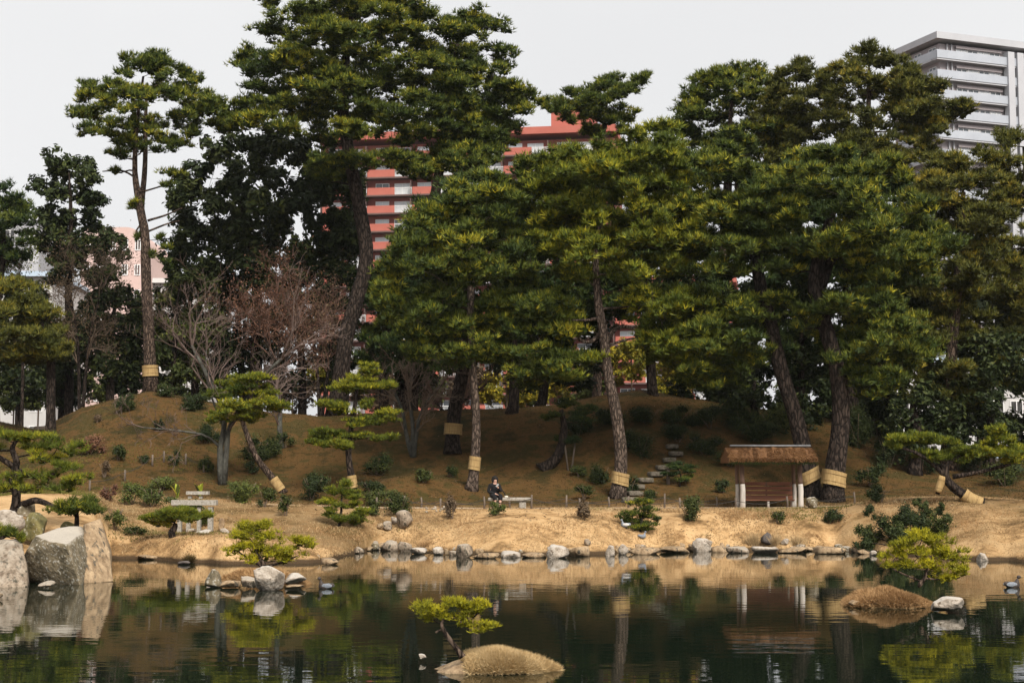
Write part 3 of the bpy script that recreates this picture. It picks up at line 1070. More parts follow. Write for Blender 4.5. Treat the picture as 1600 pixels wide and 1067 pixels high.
def bare_tree(label, base, stems, mat_='twig_grey', bark=None, seed=0, r0=.10, reach=1.5, thin=None, depth=4, spread=.55, twig=.012, name='bare_tree', leafy=None, group=None, kids=(3, 4), droop=0.0):
    """Leafless tree: stems are lists of world points; each branches again and again into fine twigs."""
    r = np.random.default_rng(seed + 130)
    base = np.asarray(base, float)
    ro = root(name, base, label, 'tree', group)
    tb, bb = MB(), MB()
    tips = []
    def grow(p, d, L_, rad, lev):
        n = 5 if lev < 3 else 4
        q = [p]
        dd = d.copy()
        for i in range(n - 1):
            dd = dd + r.normal(size=3) * .16 + np.array([0, 0, .05 - droop])
            dd /= np.linalg.norm(dd)
            q.append(q[-1] + dd * L_ / (n - 1))
        q = np.array(q)
        tube(bb, q, np.linspace(rad, max(rad * .45, twig * .45), n), 4 if lev < 2 else 3, 0, 0, cap=False)
        tips.append(q[-1])
        if lev >= depth:
            return
        for k in range(r.integers(kids[0], kids[1] + 1)):
            t = r.uniform(.3, 1.0)
            i = min(int(t * (n - 1)), n - 2)
            nd = dd + unit(r, 1)[0] * spread * 1.5
            nd[2] += .12
            nd /= np.linalg.norm(nd)
            grow(q[i + 1], nd, L_ * r.uniform(.55, .8), max(rad * .55, twig), lev + 1)
    for si, st in enumerate(stems):
        st = np.asarray(st, float)
        q = resample(st, 9)
        r1 = thin[si] if thin else r0
        tube(tb, q - base, np.linspace(r1, r1 * .4, 9), 8, .08, seed)
        L_ = np.linalg.norm(st[-1] - st[0])
        for k in range(8):
            i = r.integers(3, 9)
            d = (q[-1] - q[-2]) / np.linalg.norm(q[-1] - q[-2]) + unit(r, 1)[0] * spread
            d /= np.linalg.norm(d)
            grow(q[min(i, 8)] - base, d, min(L_ * .3, reach) * r.uniform(.7, 1.1), r1 * .35, 1)
    tb.build('trunk', M[bark or mat_], ro, True)
    bb.build('branches', M[mat_], ro, False, 'stuff')
    if leafy:
        P = np.array(tips)
        P = np.repeat(P, leafy[1], 0) + r.normal(size=(len(P) * leafy[1], 3)) * leafy[2]
        fm = MB()
        leaves(fm, P, unit(r, len(P)), r, leafy[3], np.clip(.5 + r.normal(size=len(P)) * .25, 0, 1))
        fm.build('crown', M[leafy[0]], ro, False, 'stuff')
    return ro

# --- large pines
pine('tall lone pine on the left hilltop with forked trunk and straw band', 86,
     [(234, 608, .36), (231, 520, .30), (229, 440, .27), (228, 370, .25), (219, 325, .22), (210, 270, .15), (213, 200, .11), (224, 120, .06)],
     [[(112, 165), (138, 120), (180, 125), (195, 88), (240, 82), (268, 100), (300, 118), (318, 140), (345, 150), (340, 178), (310, 195), (300, 222), (262, 236), (228, 240), (176, 246), (165, 222), (115, 205)]],
     'pine', 16, 1, 'bark', bands=[(571, 588)], extra=[(182, 268, 13, 6), (272, 272, 24, 8), (258, 288, 14, 6), (205, 322, 8, 6), (216, 322, 12, 14), (216, 373, 9, 7), (262, 388, 10, 4), (250, 372, 8, 4), (262, 412, 10, 7), (238, 400, 8, 6), (300, 165, 22, 8)],
     fork=[[(221, 330, .18), (225, 270, .14), (228, 190, .10), (230, 130, .05)], [(231, 345, .07), (262, 335, .05), (285, 325, .03)], [(231, 362, .06), (255, 352, .05), (280, 345, .03)], [(213, 278, .06), (190, 267, .05), (160, 268, .03)]], fill=.95, lo=.55, flat=.5)
pine('huge spreading pine towering left of the red block, top cut by frame', 88,
     [(524, 604, .52), (540, 530, .46), (562, 460, .43), (574, 400, .42), (560, 320, .40), (545, 250, .36), (535, 180, .36), (540, 100, .25), (550, 20, .12)],
     [[(376, 105), (392, 66), (415, 30), (420, -20), (470, -60), (600, -70), (670, -25), (690, 20), (700, 80), (715, 140), (700, 200), (640, 225), (590, 215), (520, 225), (470, 212), (400, 195), (350, 212), (330, 185), (378, 165), (398, 135)],
      [(500, 250), (560, 235), (640, 230), (700, 230), (760, 240), (740, 262), (690, 262), (640, 285), (585, 262), (540, 280), (500, 285)]],
     'pine', 30, 2, 'bark_dark', fill=1.15, flat=.38, maxdeep=5)
pine('pine leaning out right of the huge pine, before the red roof', 91,
     [(640, 600, .38), (655, 450, .34), (675, 330, .30), (690, 230, .25), (704, 130, .18), (715, 70, .08)],
     [[(690, 25), (735, 22), (780, 42), (786, 66), (808, 100), (796, 122), (822, 146), (828, 172), (795, 180), (770, 215), (720, 232), (690, 200)],
      [(690, 225), (740, 205), (800, 195), (800, 225), (780, 262), (720, 285), (690, 270)]],
     'pine', 22, 3, 'bark', fill=1.25, extra=[(745, 195, 26, 12), (772, 186, 22, 10), (722, 212, 28, 12), (762, 222, 22, 10), (735, 172, 26, 12), (700, 245, 26, 10)])
pine('dark-banded thick pine in shade behind the bench slope', G(709, 706)[1],
     [(709, 706, .40), (712, 640, .36), (722, 580, .34), (733, 520, .32), (735, 440, .30), (730, 360, .18)],
     [[(680, 300), (730, 285), (800, 300), (850, 350), (860, 420), (830, 470), (780, 450), (700, 440), (650, 420), (640, 360)]],
     'pine_blue', 28, 4, 'bark_dark', bands=[(662, 679)], fill=1.0)
pine('pine with straw band just left of the seated person', G(737, 765)[1],
     [(737, 766, .26), (742, 715, .21), (742, 640, .18), (737, 560, .16), (735, 490, .15), (738, 420, .16), (745, 340, .09)],
     [[(592, 405), (620, 388), (660, 330), (690, 300), (725, 285), (765, 270), (820, 245), (850, 255), (865, 300), (872, 380), (850, 430), (800, 440), (740, 430), (690, 440), (620, 445), (592, 435)],
      [(600, 440), (660, 450), (740, 455), (790, 470), (790, 510), (770, 560), (700, 580), (650, 575), (625, 520), (590, 480)],
      [(770, 470), (850, 450), (900, 480), (910, 540), (880, 600), (810, 605), (770, 560)]],
     'pine', 25, 5, 'bark_pale', bands=[(713, 734, -.08)], fill=1.1, extra=[(655, 555, 26, 9), (700, 530, 28, 10), (820, 520, 32, 12), (800, 560, 34, 11), (850, 590, 30, 10), (775, 545, 24, 9), (860, 545, 26, 9)])
pine('curving pine with low straw band beside the hill steps', G(965, 777)[1],
     [(966, 778, .36), (969, 720, .30), (962, 650, .27), (950, 580, .24), (944, 520, .22), (935, 470, .19), (930, 400, .14), (940, 320, .07)],
     [[(842, 262), (872, 205), (920, 218), (980, 210), (1030, 195), (1058, 228), (1082, 300), (1082, 400), (1050, 440), (980, 445), (900, 435), (850, 410)],
      [(980, 455), (1060, 450), (1110, 480), (1110, 560), (1070, 590), (1020, 570), (1000, 500)]],
     'pine_bright', 26, 6, 'bark_pale', bands=[(738, 757, -.15)], fill=1.15,
     fork=[[(947, 535, .13), (965, 512, .09), (990, 514, .07), (1012, 538, .04)], [(944, 520, .13), (918, 535, .09), (895, 520, .06), (880, 500, .04)]],
     extra=[(880, 495, 32, 12), (1030, 545, 34, 12), (1060, 560, 32, 11), (905, 560, 30, 10), (890, 590, 26, 9), (1000, 480, 30, 11), (930, 560, 26, 9), (1040, 490, 30, 11), (860, 470, 28, 10)])
pine('ragged-topped pine rising before the red roof tower', 96,
     [(930, 600, .30), (935, 450, .27), (940, 330, .22), (938, 250, .17), (945, 190, .12), (950, 140, .05)],
     [[(838, 150), (868, 162), (884, 128), (905, 150), (925, 140), (955, 118), (1006, 106), (1002, 138), (984, 158), (988, 186), (965, 212), (905, 206), (868, 184)]],
     'pine', 15, 7, 'bark', fill=.95, per=44)
pine('round-topped pine in the row right of the ragged pine', 92,
     [(1130, 620, .42), (1130, 450, .36), (1135, 320, .28), (1140, 200, .15), (1145, 140, .06)],
     [[(1040, 212), (1052, 172), (1080, 140), (1112, 116), (1150, 104), (1190, 112), (1215, 130), (1240, 180), (1240, 260), (1160, 290), (1080, 280), (1030, 250)]],
     'pine', 23, 8, 'bark', fill=1.1)
pine('pine with tiered crown left of the tall spired pine', 90,
     [(1250, 620, .42), (1248, 450, .36), (1245, 300, .26), (1242, 200, .14), (1245, 130, .06)],
     [[(1195, 160), (1215, 120), (1250, 100), (1285, 108), (1305, 150), (1310, 230), (1280, 280), (1210, 280), (1185, 220)]],
     'pine_olive', 22, 9, 'bark', fill=1.05)
pine('spire-topped open pine in front of the white tower', 87,
     [(1372, 640, .40), (1366, 480, .34), (1360, 330, .27), (1356, 230, .20), (1358, 150, .12), (1358, 85, .04)],
     [[(1282, 108), (1330, 98), (1345, 72), (1362, 68), (1380, 90), (1420, 82), (1402, 104), (1448, 116), (1470, 128), (1436, 150), (1430, 165), (1500, 160), (1518, 165), (1490, 185), (1450, 200), (1480, 230), (1500, 270), (1450, 300), (1380, 290), (1310, 270), (1290, 200)], [(1395, 105), (1440, 118), (1470, 150), (1480, 210), (1440, 230), (1400, 180)]],
     'pine_olive', 20, 10, 'bark', fill=1.1)
pine('massive straw-banded pine right of the thatched shelter', G(1303, 783)[1],
     [(1303, 784, .48), (1306, 730, .44), (1312, 660, .40), (1308, 590, .36), (1296, 530, .33), (1276, 460, .34), (1280, 400, .28), (1300, 330, .18)],
     [[(1150, 335), (1180, 285), (1240, 245), (1320, 236), (1400, 262), (1450, 312), (1488, 365), (1470, 410), (1410, 440), (1340, 440), (1250, 430), (1180, 410)],
      [(1280, 455), (1340, 450), (1420, 470), (1450, 520), (1420, 600), (1350, 620), (1330, 575), (1270, 560), (1250, 500)]],
     'pine', 29, 11, 'bark_dark', bands=[(736, 759, -.10)], fill=1.15, fork=[[(1278, 450, .30), (1300, 405, .24), (1330, 375, .17), (1370, 350, .08)]],
     extra=[(1215, 470, 36, 12), (1180, 500, 34, 11), (1440, 440, 34, 12), (1400, 600, 32, 11)])
pine('straw-banded leaning pine close behind the thatched shelter', G(1268, 780)[1] + .6,
     [(1276, 782, .42), (1262, 735, .38), (1244, 660, .35), (1224, 590, .32), (1206, 510, .34), (1188, 440, .28), (1170, 360, .20), (1150, 290, .10)],
     [[(1022, 265), (1080, 236), (1150, 222), (1200, 258), (1225, 330), (1205, 400), (1150, 430), (1080, 440), (1040, 420), (1012, 350)],
      [(1040, 460), (1100, 450), (1170, 470), (1200, 540), (1160, 600), (1080, 610), (1030, 560)]],
     'pine', 28, 12, 'bark_dark', bands=[(733, 753, .28)], fill=1.15, extra=[(1090, 585, 32, 10), (1150, 570, 30, 10)])
pine('olive-brown pine filling the right side above the bank pine', 78,
     [(1478, 690, .34), (1484, 600, .30), (1492, 500, .27), (1500, 400, .22), (1505, 300, .12)],
     [[(1420, 300), (1470, 245), (1530, 228), (1570, 260), (1580, 350), (1570, 450), (1540, 500), (1470, 500), (1440, 450), (1470, 380)],
      [(1400, 540), (1440, 500), (1540, 520), (1560, 580), (1520, 640), (1440, 640), (1400, 600)]],
     'pine_olive', 25, 13, 'bark', fill=1.05)
pine('tall olive pine cut by the right frame edge', 82,
     [(1610, 700, .36), (1612, 550, .30), (1610, 400, .26), (1605, 300, .18), (1600, 230, .08)],
     [[(1540, 300), (1555, 240), (1585, 205), (1640, 200), (1660, 240), (1660, 600), (1640, 640), (1560, 600), (1550, 480), (1530, 400)]],
     'pine_olive', 27, 14, 'bark', fill=1.0)
pine('dark pine at the left frame edge beside the leafy tree', 92,
     [(-8, 620, .34), (-6, 500, .28), (2, 400, .22), (8, 320, .10)],
     [[(-90, 340), (-20, 300), (4, 286), (22, 308), (44, 328), (40, 352), (48, 385), (30, 425), (-30, 440), (-90, 430)]],
     'pine_blue', 22, 15, 'bark_dark', fill=1.1)
pine('layered pine at the left edge before the pale house', 79,
     [(82, 606, .24), (80, 560, .22), (70, 520, .18), (50, 480, .12), (30, 450, .06)],
     [[(-60, 455), (20, 440), (70, 470), (80, 490), (45, 500), (-60, 500)], [(-60, 515), (40, 505), (100, 520), (128, 545), (90, 560), (20, 570), (-60, 565)]],
     'pine_olive', 22, 16, 'bark_dark', fill=1.1)

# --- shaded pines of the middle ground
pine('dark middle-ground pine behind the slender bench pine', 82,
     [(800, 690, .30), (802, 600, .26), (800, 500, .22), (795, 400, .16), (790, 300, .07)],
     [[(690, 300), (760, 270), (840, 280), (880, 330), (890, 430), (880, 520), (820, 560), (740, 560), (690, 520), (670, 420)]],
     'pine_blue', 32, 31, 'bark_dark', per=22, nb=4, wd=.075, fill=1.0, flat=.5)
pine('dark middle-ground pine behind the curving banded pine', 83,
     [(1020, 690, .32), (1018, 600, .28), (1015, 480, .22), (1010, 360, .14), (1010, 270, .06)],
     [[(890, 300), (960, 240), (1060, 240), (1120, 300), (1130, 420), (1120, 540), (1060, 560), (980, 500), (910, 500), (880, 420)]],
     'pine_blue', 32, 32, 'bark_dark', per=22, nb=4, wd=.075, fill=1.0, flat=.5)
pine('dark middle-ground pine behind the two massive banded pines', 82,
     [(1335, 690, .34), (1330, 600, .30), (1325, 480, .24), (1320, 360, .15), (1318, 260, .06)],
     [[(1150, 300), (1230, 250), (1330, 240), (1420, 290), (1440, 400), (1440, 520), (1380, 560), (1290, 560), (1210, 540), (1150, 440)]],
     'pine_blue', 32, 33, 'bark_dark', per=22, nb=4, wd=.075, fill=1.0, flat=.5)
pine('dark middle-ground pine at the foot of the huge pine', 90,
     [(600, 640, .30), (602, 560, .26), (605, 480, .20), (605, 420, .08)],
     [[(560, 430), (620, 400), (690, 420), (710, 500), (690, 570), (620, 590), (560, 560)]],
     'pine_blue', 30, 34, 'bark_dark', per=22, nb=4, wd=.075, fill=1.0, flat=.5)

# --- dark trees behind
broadleaf('rounded leafy evergreen left of the tall lone pine', 99,
          [(106, 640, .30), (108, 540, .26), (108, 440, .22), (110, 340, .14), (108, 270, .05)],
          [[(50, 275), (74, 247), (100, 241), (140, 256), (154, 290), (172, 312), (168, 342), (196, 372), (198, 430), (160, 452), (90, 442), (64, 380), (62, 330)]],
          'leaf_dark', 20, 1, per=46, fill=1.25, size=.15)
broadleaf('large dark evergreen below the huge pine on the left', 95,
          [(398, 640, .42), (402, 520, .36), (400, 430, .30), (385, 360, .20), (370, 300, .10)],
          [[(272, 322), (292, 268), (340, 224), (400, 214), (470, 222), (540, 244), (562, 300), (560, 370), (530, 425), (440, 440), (360, 425), (290, 450), (264, 400)]],
          'leaf_dark', 27, 2, per=40, fill=1.35, size=.17, maxdeep=5)
broadleaf('mid-green leafy tree behind the bare cherry branches', 93,
          [(270, 640, .18), (272, 560, .15), (275, 500, .10), (280, 450, .05)],
          [[(248, 480), (262, 430), (300, 420), (335, 440), (340, 520), (320, 590), (260, 600), (245, 550)]],
          'leaf_green', 20, 3, per=42, fill=1.1, size=.13)
broadleaf('dark evergreen filling the gap below the leafy tree', 96,
          [(174, 640, .28), (172, 580, .24), (176, 520, .18), (180, 470, .08)],
          [[(110, 500), (140, 460), (200, 450), (225, 480), (225, 560), (190, 590), (130, 585), (100, 550)]],
          'leaf_dark', 22, 4, per=42, fill=1.2, size=.15)
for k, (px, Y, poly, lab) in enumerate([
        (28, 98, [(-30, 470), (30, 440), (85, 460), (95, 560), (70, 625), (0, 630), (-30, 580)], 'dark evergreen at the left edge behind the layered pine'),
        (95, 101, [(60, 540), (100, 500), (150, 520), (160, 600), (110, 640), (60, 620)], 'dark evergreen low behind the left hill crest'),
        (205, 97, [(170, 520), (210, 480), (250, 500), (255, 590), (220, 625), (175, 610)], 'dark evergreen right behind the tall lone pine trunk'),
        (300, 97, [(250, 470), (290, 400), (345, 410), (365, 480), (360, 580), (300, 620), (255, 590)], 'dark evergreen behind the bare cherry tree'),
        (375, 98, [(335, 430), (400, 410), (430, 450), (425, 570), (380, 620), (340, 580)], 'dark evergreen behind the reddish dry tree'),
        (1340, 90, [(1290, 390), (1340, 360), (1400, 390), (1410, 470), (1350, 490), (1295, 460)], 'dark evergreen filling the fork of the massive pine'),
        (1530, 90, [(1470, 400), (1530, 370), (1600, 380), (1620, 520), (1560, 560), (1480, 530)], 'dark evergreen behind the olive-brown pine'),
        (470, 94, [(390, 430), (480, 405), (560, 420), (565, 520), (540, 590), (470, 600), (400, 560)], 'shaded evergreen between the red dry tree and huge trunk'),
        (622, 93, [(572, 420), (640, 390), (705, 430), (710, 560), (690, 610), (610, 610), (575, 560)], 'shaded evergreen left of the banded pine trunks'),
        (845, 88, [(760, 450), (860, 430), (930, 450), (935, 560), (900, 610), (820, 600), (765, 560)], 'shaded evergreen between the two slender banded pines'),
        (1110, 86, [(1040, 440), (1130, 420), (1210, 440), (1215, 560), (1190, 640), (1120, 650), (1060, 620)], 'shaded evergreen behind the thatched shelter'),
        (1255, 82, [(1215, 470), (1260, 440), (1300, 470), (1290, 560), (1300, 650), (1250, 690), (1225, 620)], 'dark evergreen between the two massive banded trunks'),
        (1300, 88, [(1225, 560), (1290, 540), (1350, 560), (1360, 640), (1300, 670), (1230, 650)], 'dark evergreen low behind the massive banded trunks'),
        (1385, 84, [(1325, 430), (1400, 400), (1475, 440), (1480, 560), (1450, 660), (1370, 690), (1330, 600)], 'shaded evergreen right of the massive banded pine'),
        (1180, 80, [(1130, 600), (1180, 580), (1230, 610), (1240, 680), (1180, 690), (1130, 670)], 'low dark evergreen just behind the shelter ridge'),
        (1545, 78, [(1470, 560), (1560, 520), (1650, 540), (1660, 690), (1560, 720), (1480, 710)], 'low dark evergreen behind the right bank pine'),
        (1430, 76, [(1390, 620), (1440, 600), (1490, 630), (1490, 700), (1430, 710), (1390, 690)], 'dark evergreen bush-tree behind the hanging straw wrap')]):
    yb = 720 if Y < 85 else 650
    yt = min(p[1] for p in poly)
    broadleaf(lab, Y, [(px, yb, .30), (px + 4, yb - 40, .25), (px - 3, (yb + yt) / 2 - 20, .17), (px, yt + 15, .06)], [poly], 'leaf_dark', 27, 20 + k, per=32, fill=1.4, size=.115)

# --- yellow shrubs in sunlight behind the hill
for k, (px, py, rx, ry, lab) in enumerate([
        (985, 566, 30, 34, 'bright yellow bush behind the curving pine trunk'), (1045, 586, 34, 42, 'yellow-leaved bush left of a dark trunk behind the hill'),
        (1145, 590, 34, 40, 'yellow-green bush behind the shelter'), (790, 606, 42, 26, 'yellow bush behind the hill right of the bench pine'),
        (865, 600, 32, 24, 'yellow bush behind the hill left of the curving pine'), (1245, 560, 30, 50, 'yellow-green bush between the two massive trunks'),
        (60, 560, 60, 40, 'yellow-green bush behind the left hill crest'), (510, 585, 26, 30, 'yellow bush behind the huge leaning trunk'), (590, 612, 34, 26, 'brownish bush behind the crest left of the vase-shaped tree'), (660, 606, 34, 28, 'olive bush behind the crest behind the dark banded trunk'), (735, 600, 30, 30, 'dull bush behind the crest behind the bench pine'), (830, 604, 26, 28, 'dull olive bush behind the crest in the middle'), (925, 596, 28, 30, 'dull bush behind the crest left of the curving trunk'), (20, 610, 46, 26, 'olive hedge bush behind the far left crest'), (130, 606, 46, 22, 'dull bush behind the crest left of the tall pine'), (290, 596, 40, 30, 'dull bush behind the crest right of the tall pine'), (455, 610, 50, 26, 'brown bush behind the crest below the reddish tree')]):
    broadleaf(lab, 111 + (k % 3), [(px, py + ry + 20, .07), (px + 2, py + ry * .4, .05), (px, py, .03)], [[(px - rx, py), (px - rx * .6, py - ry * .8), (px, py - ry), (px + rx * .7, py - ry * .7), (px + rx, py), (px + rx * .7, py + ry), (px - rx * .7, py + ry)]],
              'leaf_yellow' if k in (0, 1, 3, 4, 7) else ('leaf_brown' if k in (8, 10, 16) else 'leaf_moss'), 14, 40 + k, per=60, fill=1.5, size=.11, name='yellow_shrub' if k in (0, 1, 3, 4, 7) else 'background_shrub', bark='twig_brown')

# --- leafless trees
def stems_px(Y, *paths):
    return [np.array([at(a, b, Y + (dy if dy else 0)) for a, b, dy in p]) for p in paths]

b0 = G(346, 757)
bare_tree('bare grey-twigged cherry tree on the left slope', b0,
          stems_px(b0[1], [(346, 758, 0), (344, 700, 0), (352, 650, .2), (330, 600, .6), (300, 540, 1)], [(350, 757, 0), (355, 690, 0), (362, 660, 0), (400, 600, -.6), (440, 560, -1)],
                   [(345, 700, 0), (320, 680, -.4), (270, 672, -.8), (225, 668, -1)], [(350, 670, 0), (325, 600, 1), (322, 530, 1.3)]),
          'twig_grey', 'bark_lichen', 1, .17, depth=5, spread=.5, twig=.010, reach=2.2, thin=[.17, .15, .07, .06], kids=(2, 3))
for k, (px, Y, st, lab, mt, lf) in enumerate([
        (430, 89, [[(430, 640, 0), (425, 560, 0), (400, 500, 0)], [(432, 640, 0), (450, 550, 0), (470, 500, 0)], [(430, 640, 0), (435, 540, .5), (430, 470, 1)]], 'reddish dry-leaved tree behind the bare cherry', 'twig_red', ('leaf_red', 4, .45, .06)),
        (500, 90, [[(500, 640, 0), (495, 570, 0), (485, 510, 0)], [(502, 640, 0), (515, 560, 0), (520, 500, 0)]], 'brown dry-leaved tree left of the huge leaning trunk', 'twig_red', ('leaf_brown', 4, .45, .06)),
        (125, 94, [[(125, 640, 0), (122, 540, 0), (110, 460, 0)], [(127, 640, 0), (140, 530, 0), (160, 450, 0)]], 'brown twiggy tree before the rounded leafy evergreen', 'twig_brown', ('leaf_brown', 5, .45, .06)),
        (35, 95, [[(35, 640, 0), (35, 540, 0), (25, 450, 0)]], 'thin olive twiggy tree near the left edge', 'twig_brown', ('leaf_moss', 9, .32, .08)),
        (690, 84, [[(700, 700, 0), (690, 640, 0), (660, 600, 0)], [(700, 700, 0), (720, 630, 0), (760, 600, 0)]], 'bare reddish shrub tree behind the vase-shaped trunk', 'twig_red', None)]):
    g = gp(px, Y)
    S = stems_px(Y, *st)
    for s in S:
        s[0, 2] = g[2] - .05
    bare_tree(lab, g, S, mt, 'bark_dark', 10 + k, .12, depth=4, spread=.7, twig=.014, leafy=lf, reach=2.1 if k in (0, 1) else 1.5)
b1 = G(645, 714)
bare_tree('vase-shaped bare tree with lichened stems on the dark slope', b1,
          stems_px(b1[1], [(645, 716, 0), (635, 680, 0), (628, 640, 0), (610, 600, .4)], [(646, 716, 0), (650, 680, 0), (660, 640, 0), (690, 600, -.5)], [(644, 716, 0), (645, 670, 0), (640, 620, .3), (645, 585, .3)]),
          'twig_brown', 'bark_lichen', 30, .13, depth=4, spread=.55, twig=.011)
b2 = G(440, 700)
bare_tree('pale-trunked slim tree behind the trained pine', b2, stems_px(b2[1], [(440, 702, 0), (437, 670, 0), (438, 640, .3), (432, 610, .5)]), 'twig_grey', 'bark_lichen', 31, .16, depth=3, spread=.5, twig=.012)

# --- trained garden pines: cloud pads on bent trunks
def garden_pine(label, base_px, Y, trunk, pads, mat_='pine_bright', seed=0, bark='bark', bands=(), ln=.16, wd=.034, per=110, nb=5, limb_r=.05, ground=True, z_base=None, low=-.1, forks=(), sub=6):
    r = np.random.default_rng(seed + 300)
    tp = np.array([at(a, b, Y + (d if d else 0)) for a, b, _, d in trunk])
    if z_base is not None:
        tp[0, 2] = z_base
    elif ground:
        tp[0, 2] = float(gz(tp[0, 0], tp[0, 1])) - .08
    org = tp[0].copy()
    ro = root('garden_pine', org, label, 'pine')
    mb, P, R = trunk_mesh(r, tp, [c for _, _, c, _ in trunk], seed=seed, n=18, sides=10)
    for fk in forks:
        fp = np.array([at(a, b, Y + d) for a, b, _, d in fk])
        trunk_mesh(r, fp, [c for _, _, c, _ in fk], seed=seed + 2, mb=mb, n=10, flare=False, sides=7)
    mb.v = [v - org for v in mb.v]
    mb.build('trunk', M[bark], ro, True)
    k = ppm(Y)
    W = []
    for e in pads:
        p = at(e[0], e[1], Y + (e[4] if len(e) > 4 else 0))
        W.append((p[0], p[1], p[2], e[2] / k, e[2] / k * .8, e[3] / k * 1.25))
    lm = MB()
    limbs(lm, r, P, R, W, .3, limb_r, .15)
    lm.v = [v - org for v in lm.v]
    lm.build('branches', M[bark], ro, True, 'stuff')
    Pc, D, T = cloud(r, W, per * 1.0, sub + 4, low - .2, .36)
    fm = MB()
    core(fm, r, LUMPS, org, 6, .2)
    blades(fm, Pc - org, D * np.array([.6, .6, .4]) + np.array([0, 0, .8]), r, 5, ln * 1.05, wd * 1.15, .75, T)
    fm.build('crown', M[mat_], ro, False, 'stuff')
    for z0, z1 in bands:
        a, b = at(0, z0, Y)[2], at(0, z1, Y)[2]
        straw_band(ro, P, R, min(a, b), max(a, b), org, 1.15)
    return ro

y1 = G(440, 769)[1]
garden_pine('leaning cloud-pruned pine with straw band on the left slope', None, y1,
            [(442, 771, .17, 0), (424, 745, .15, 0), (404, 718, .13, 0), (390, 690, .12, 0), (378, 658, .10, 0), (372, 630, .06, 0)],
            [(395, 597, 44, 8), (360, 614, 40, 9), (395, 612, 42, 8, .5), (415, 634, 40, 9), (365, 640, 42, 10, -.5), (340, 652, 26, 9), (385, 655, 34, 8), (430, 630, 24, 7), (345, 600, 18, 5)],
            'pine_bright', 1, 'bark', bands=[(748, 766)])
y2 = G(553, 772)[1]
garden_pine('upright cloud-pruned pine with straw band, pads in tiers', None, y2,
            [(553, 774, .17, 0), (549, 740, .15, 0), (545, 705, .13, 0), (548, 670, .11, 0), (555, 630, .09, 0), (560, 590, .05, 0)],
            [(568, 578, 28, 7), (562, 592, 24, 6), (560, 606, 46, 8), (600, 604, 24, 8), (545, 610, 30, 7, .4), (515, 632, 30, 7), (535, 642, 28, 7), (575, 632, 20, 6), (592, 656, 36, 8), (610, 648, 24, 7), (505, 680, 30, 8), (530, 697, 36, 8), (498, 690, 26, 7), (550, 682, 26, 7), (590, 684, 26, 7), (562, 662, 24, 6)],
            'pine_bright', 2, 'bark_dark', bands=[(743, 762)])
yr = 61.5
garden_pine('low wide-spreading cloud-pruned pine on the right bank', None, yr,
            [(1534, 797, .20, 0), (1510, 775, .18, 0), (1480, 752, .16, 0), (1478, 730, .13, 0), (1500, 712, .08, 0)],
            [(1400, 690, 30, 9), (1432, 686, 32, 9), (1460, 690, 34, 10), (1460, 710, 34, 10), (1495, 714, 38, 11), (1525, 708, 32, 9), (1555, 690, 28, 8), (1560, 675, 24, 7), (1565, 712, 36, 10), (1600, 715, 34, 10), (1640, 705, 34, 10), (1395, 697, 22, 6), (1580, 700, 26, 8)],
            'pine_bright', 3, 'bark_dark', bands=[(772, 787)],
            forks=[[(1480, 745, .10, 0), (1440, 712, .08, 0), (1405, 698, .05, 0)], [(1490, 745, .10, 0), (1540, 735, .08, 0), (1590, 722, .05, 0)], [(1482, 735, .08, 0), (1473, 750, .09, 0), (1464, 772, .09, 0)]])
def limb_wrap():
    ro = next(o for o in SC.objects if o.get('label') == 'low wide-spreading cloud-pruned pine on the right bank')
    org = np.array(ro.location)
    q = np.array([at(1473, 744, yr), at(1469, 757, yr), at(1465, 769, yr)]) - org
    mb = MB()
    tube(mb, resample(q, 6), [.15, .148, .146, .144, .142, .146], 16, .03)
    b = mb.build('straw_band', M['straw'], ro, True)
    for t in (.25, .75):
        c = q[0] * (1 - t) + q[2] * t
        ax = (q[2] - q[0]) / np.linalg.norm(q[2] - q[0])
        e1 = np.cross(ax, [0, 1, 0]); e1 /= np.linalg.norm(e1)
        e2 = np.cross(ax, e1)
        th = np.linspace(0, 2 * math.pi, 21)
        rp = MB()
        tube(rp, c + (np.cos(th)[:, None] * e1 + np.sin(th)[:, None] * e2) * .152, .009, 5)
        rp.build('rope', M['rope'], b, True)
limb_wrap()
garden_pine('gnarled old pine overhanging the left boulders', None, 45,
            [(14, 806, .14, 0), (26, 780, .12, 0), (18, 752, .11, 0), (26, 722, .09, 0), (20, 700, .07, 0), (32, 680, .03, 0)],
            [(10, 682, 40, 10), (55, 684, 36, 9), (90, 694, 30, 9), (120, 702, 26, 8), (70, 718, 30, 10), (100, 732, 30, 9), (75, 745, 26, 9), (115, 752, 32, 9), (25, 748, 30, 10), (5, 765, 30, 9), (40, 765, 26, 8), (88, 762, 30, 8), (-30, 700, 36, 10), (60, 700, 26, 9, .6)],
            'pine_bright', 4, 'bark_dark', ln=.15, wd=.016, per=150, sub=4,
            forks=[[(22, 730, .09, 0), (-5, 712, .07, 0), (-25, 700, .05, 0)], [(24, 735, .10, 0), (55, 745, .07, 0), (85, 740, .04, 0)], [(30, 790, .10, 0), (60, 782, .09, -.4), (100, 800, .05, -.8)], [(22, 755, .09, 0), (0, 760, .07, 0), (-20, 750, .05, 0)]])
garden_pine('flat pine pad lying behind the split boulder', None, 43.6,
            [(118, 818, .07, .4), (120, 806, .06, .2), (122, 796, .03, 0)],
            [(95, 796, 22, 10), (118, 792, 26, 12), (142, 798, 24, 10), (130, 788, 20, 8)],
            'pine', 5, 'bark_dark', ln=.14, wd=.014, per=330)
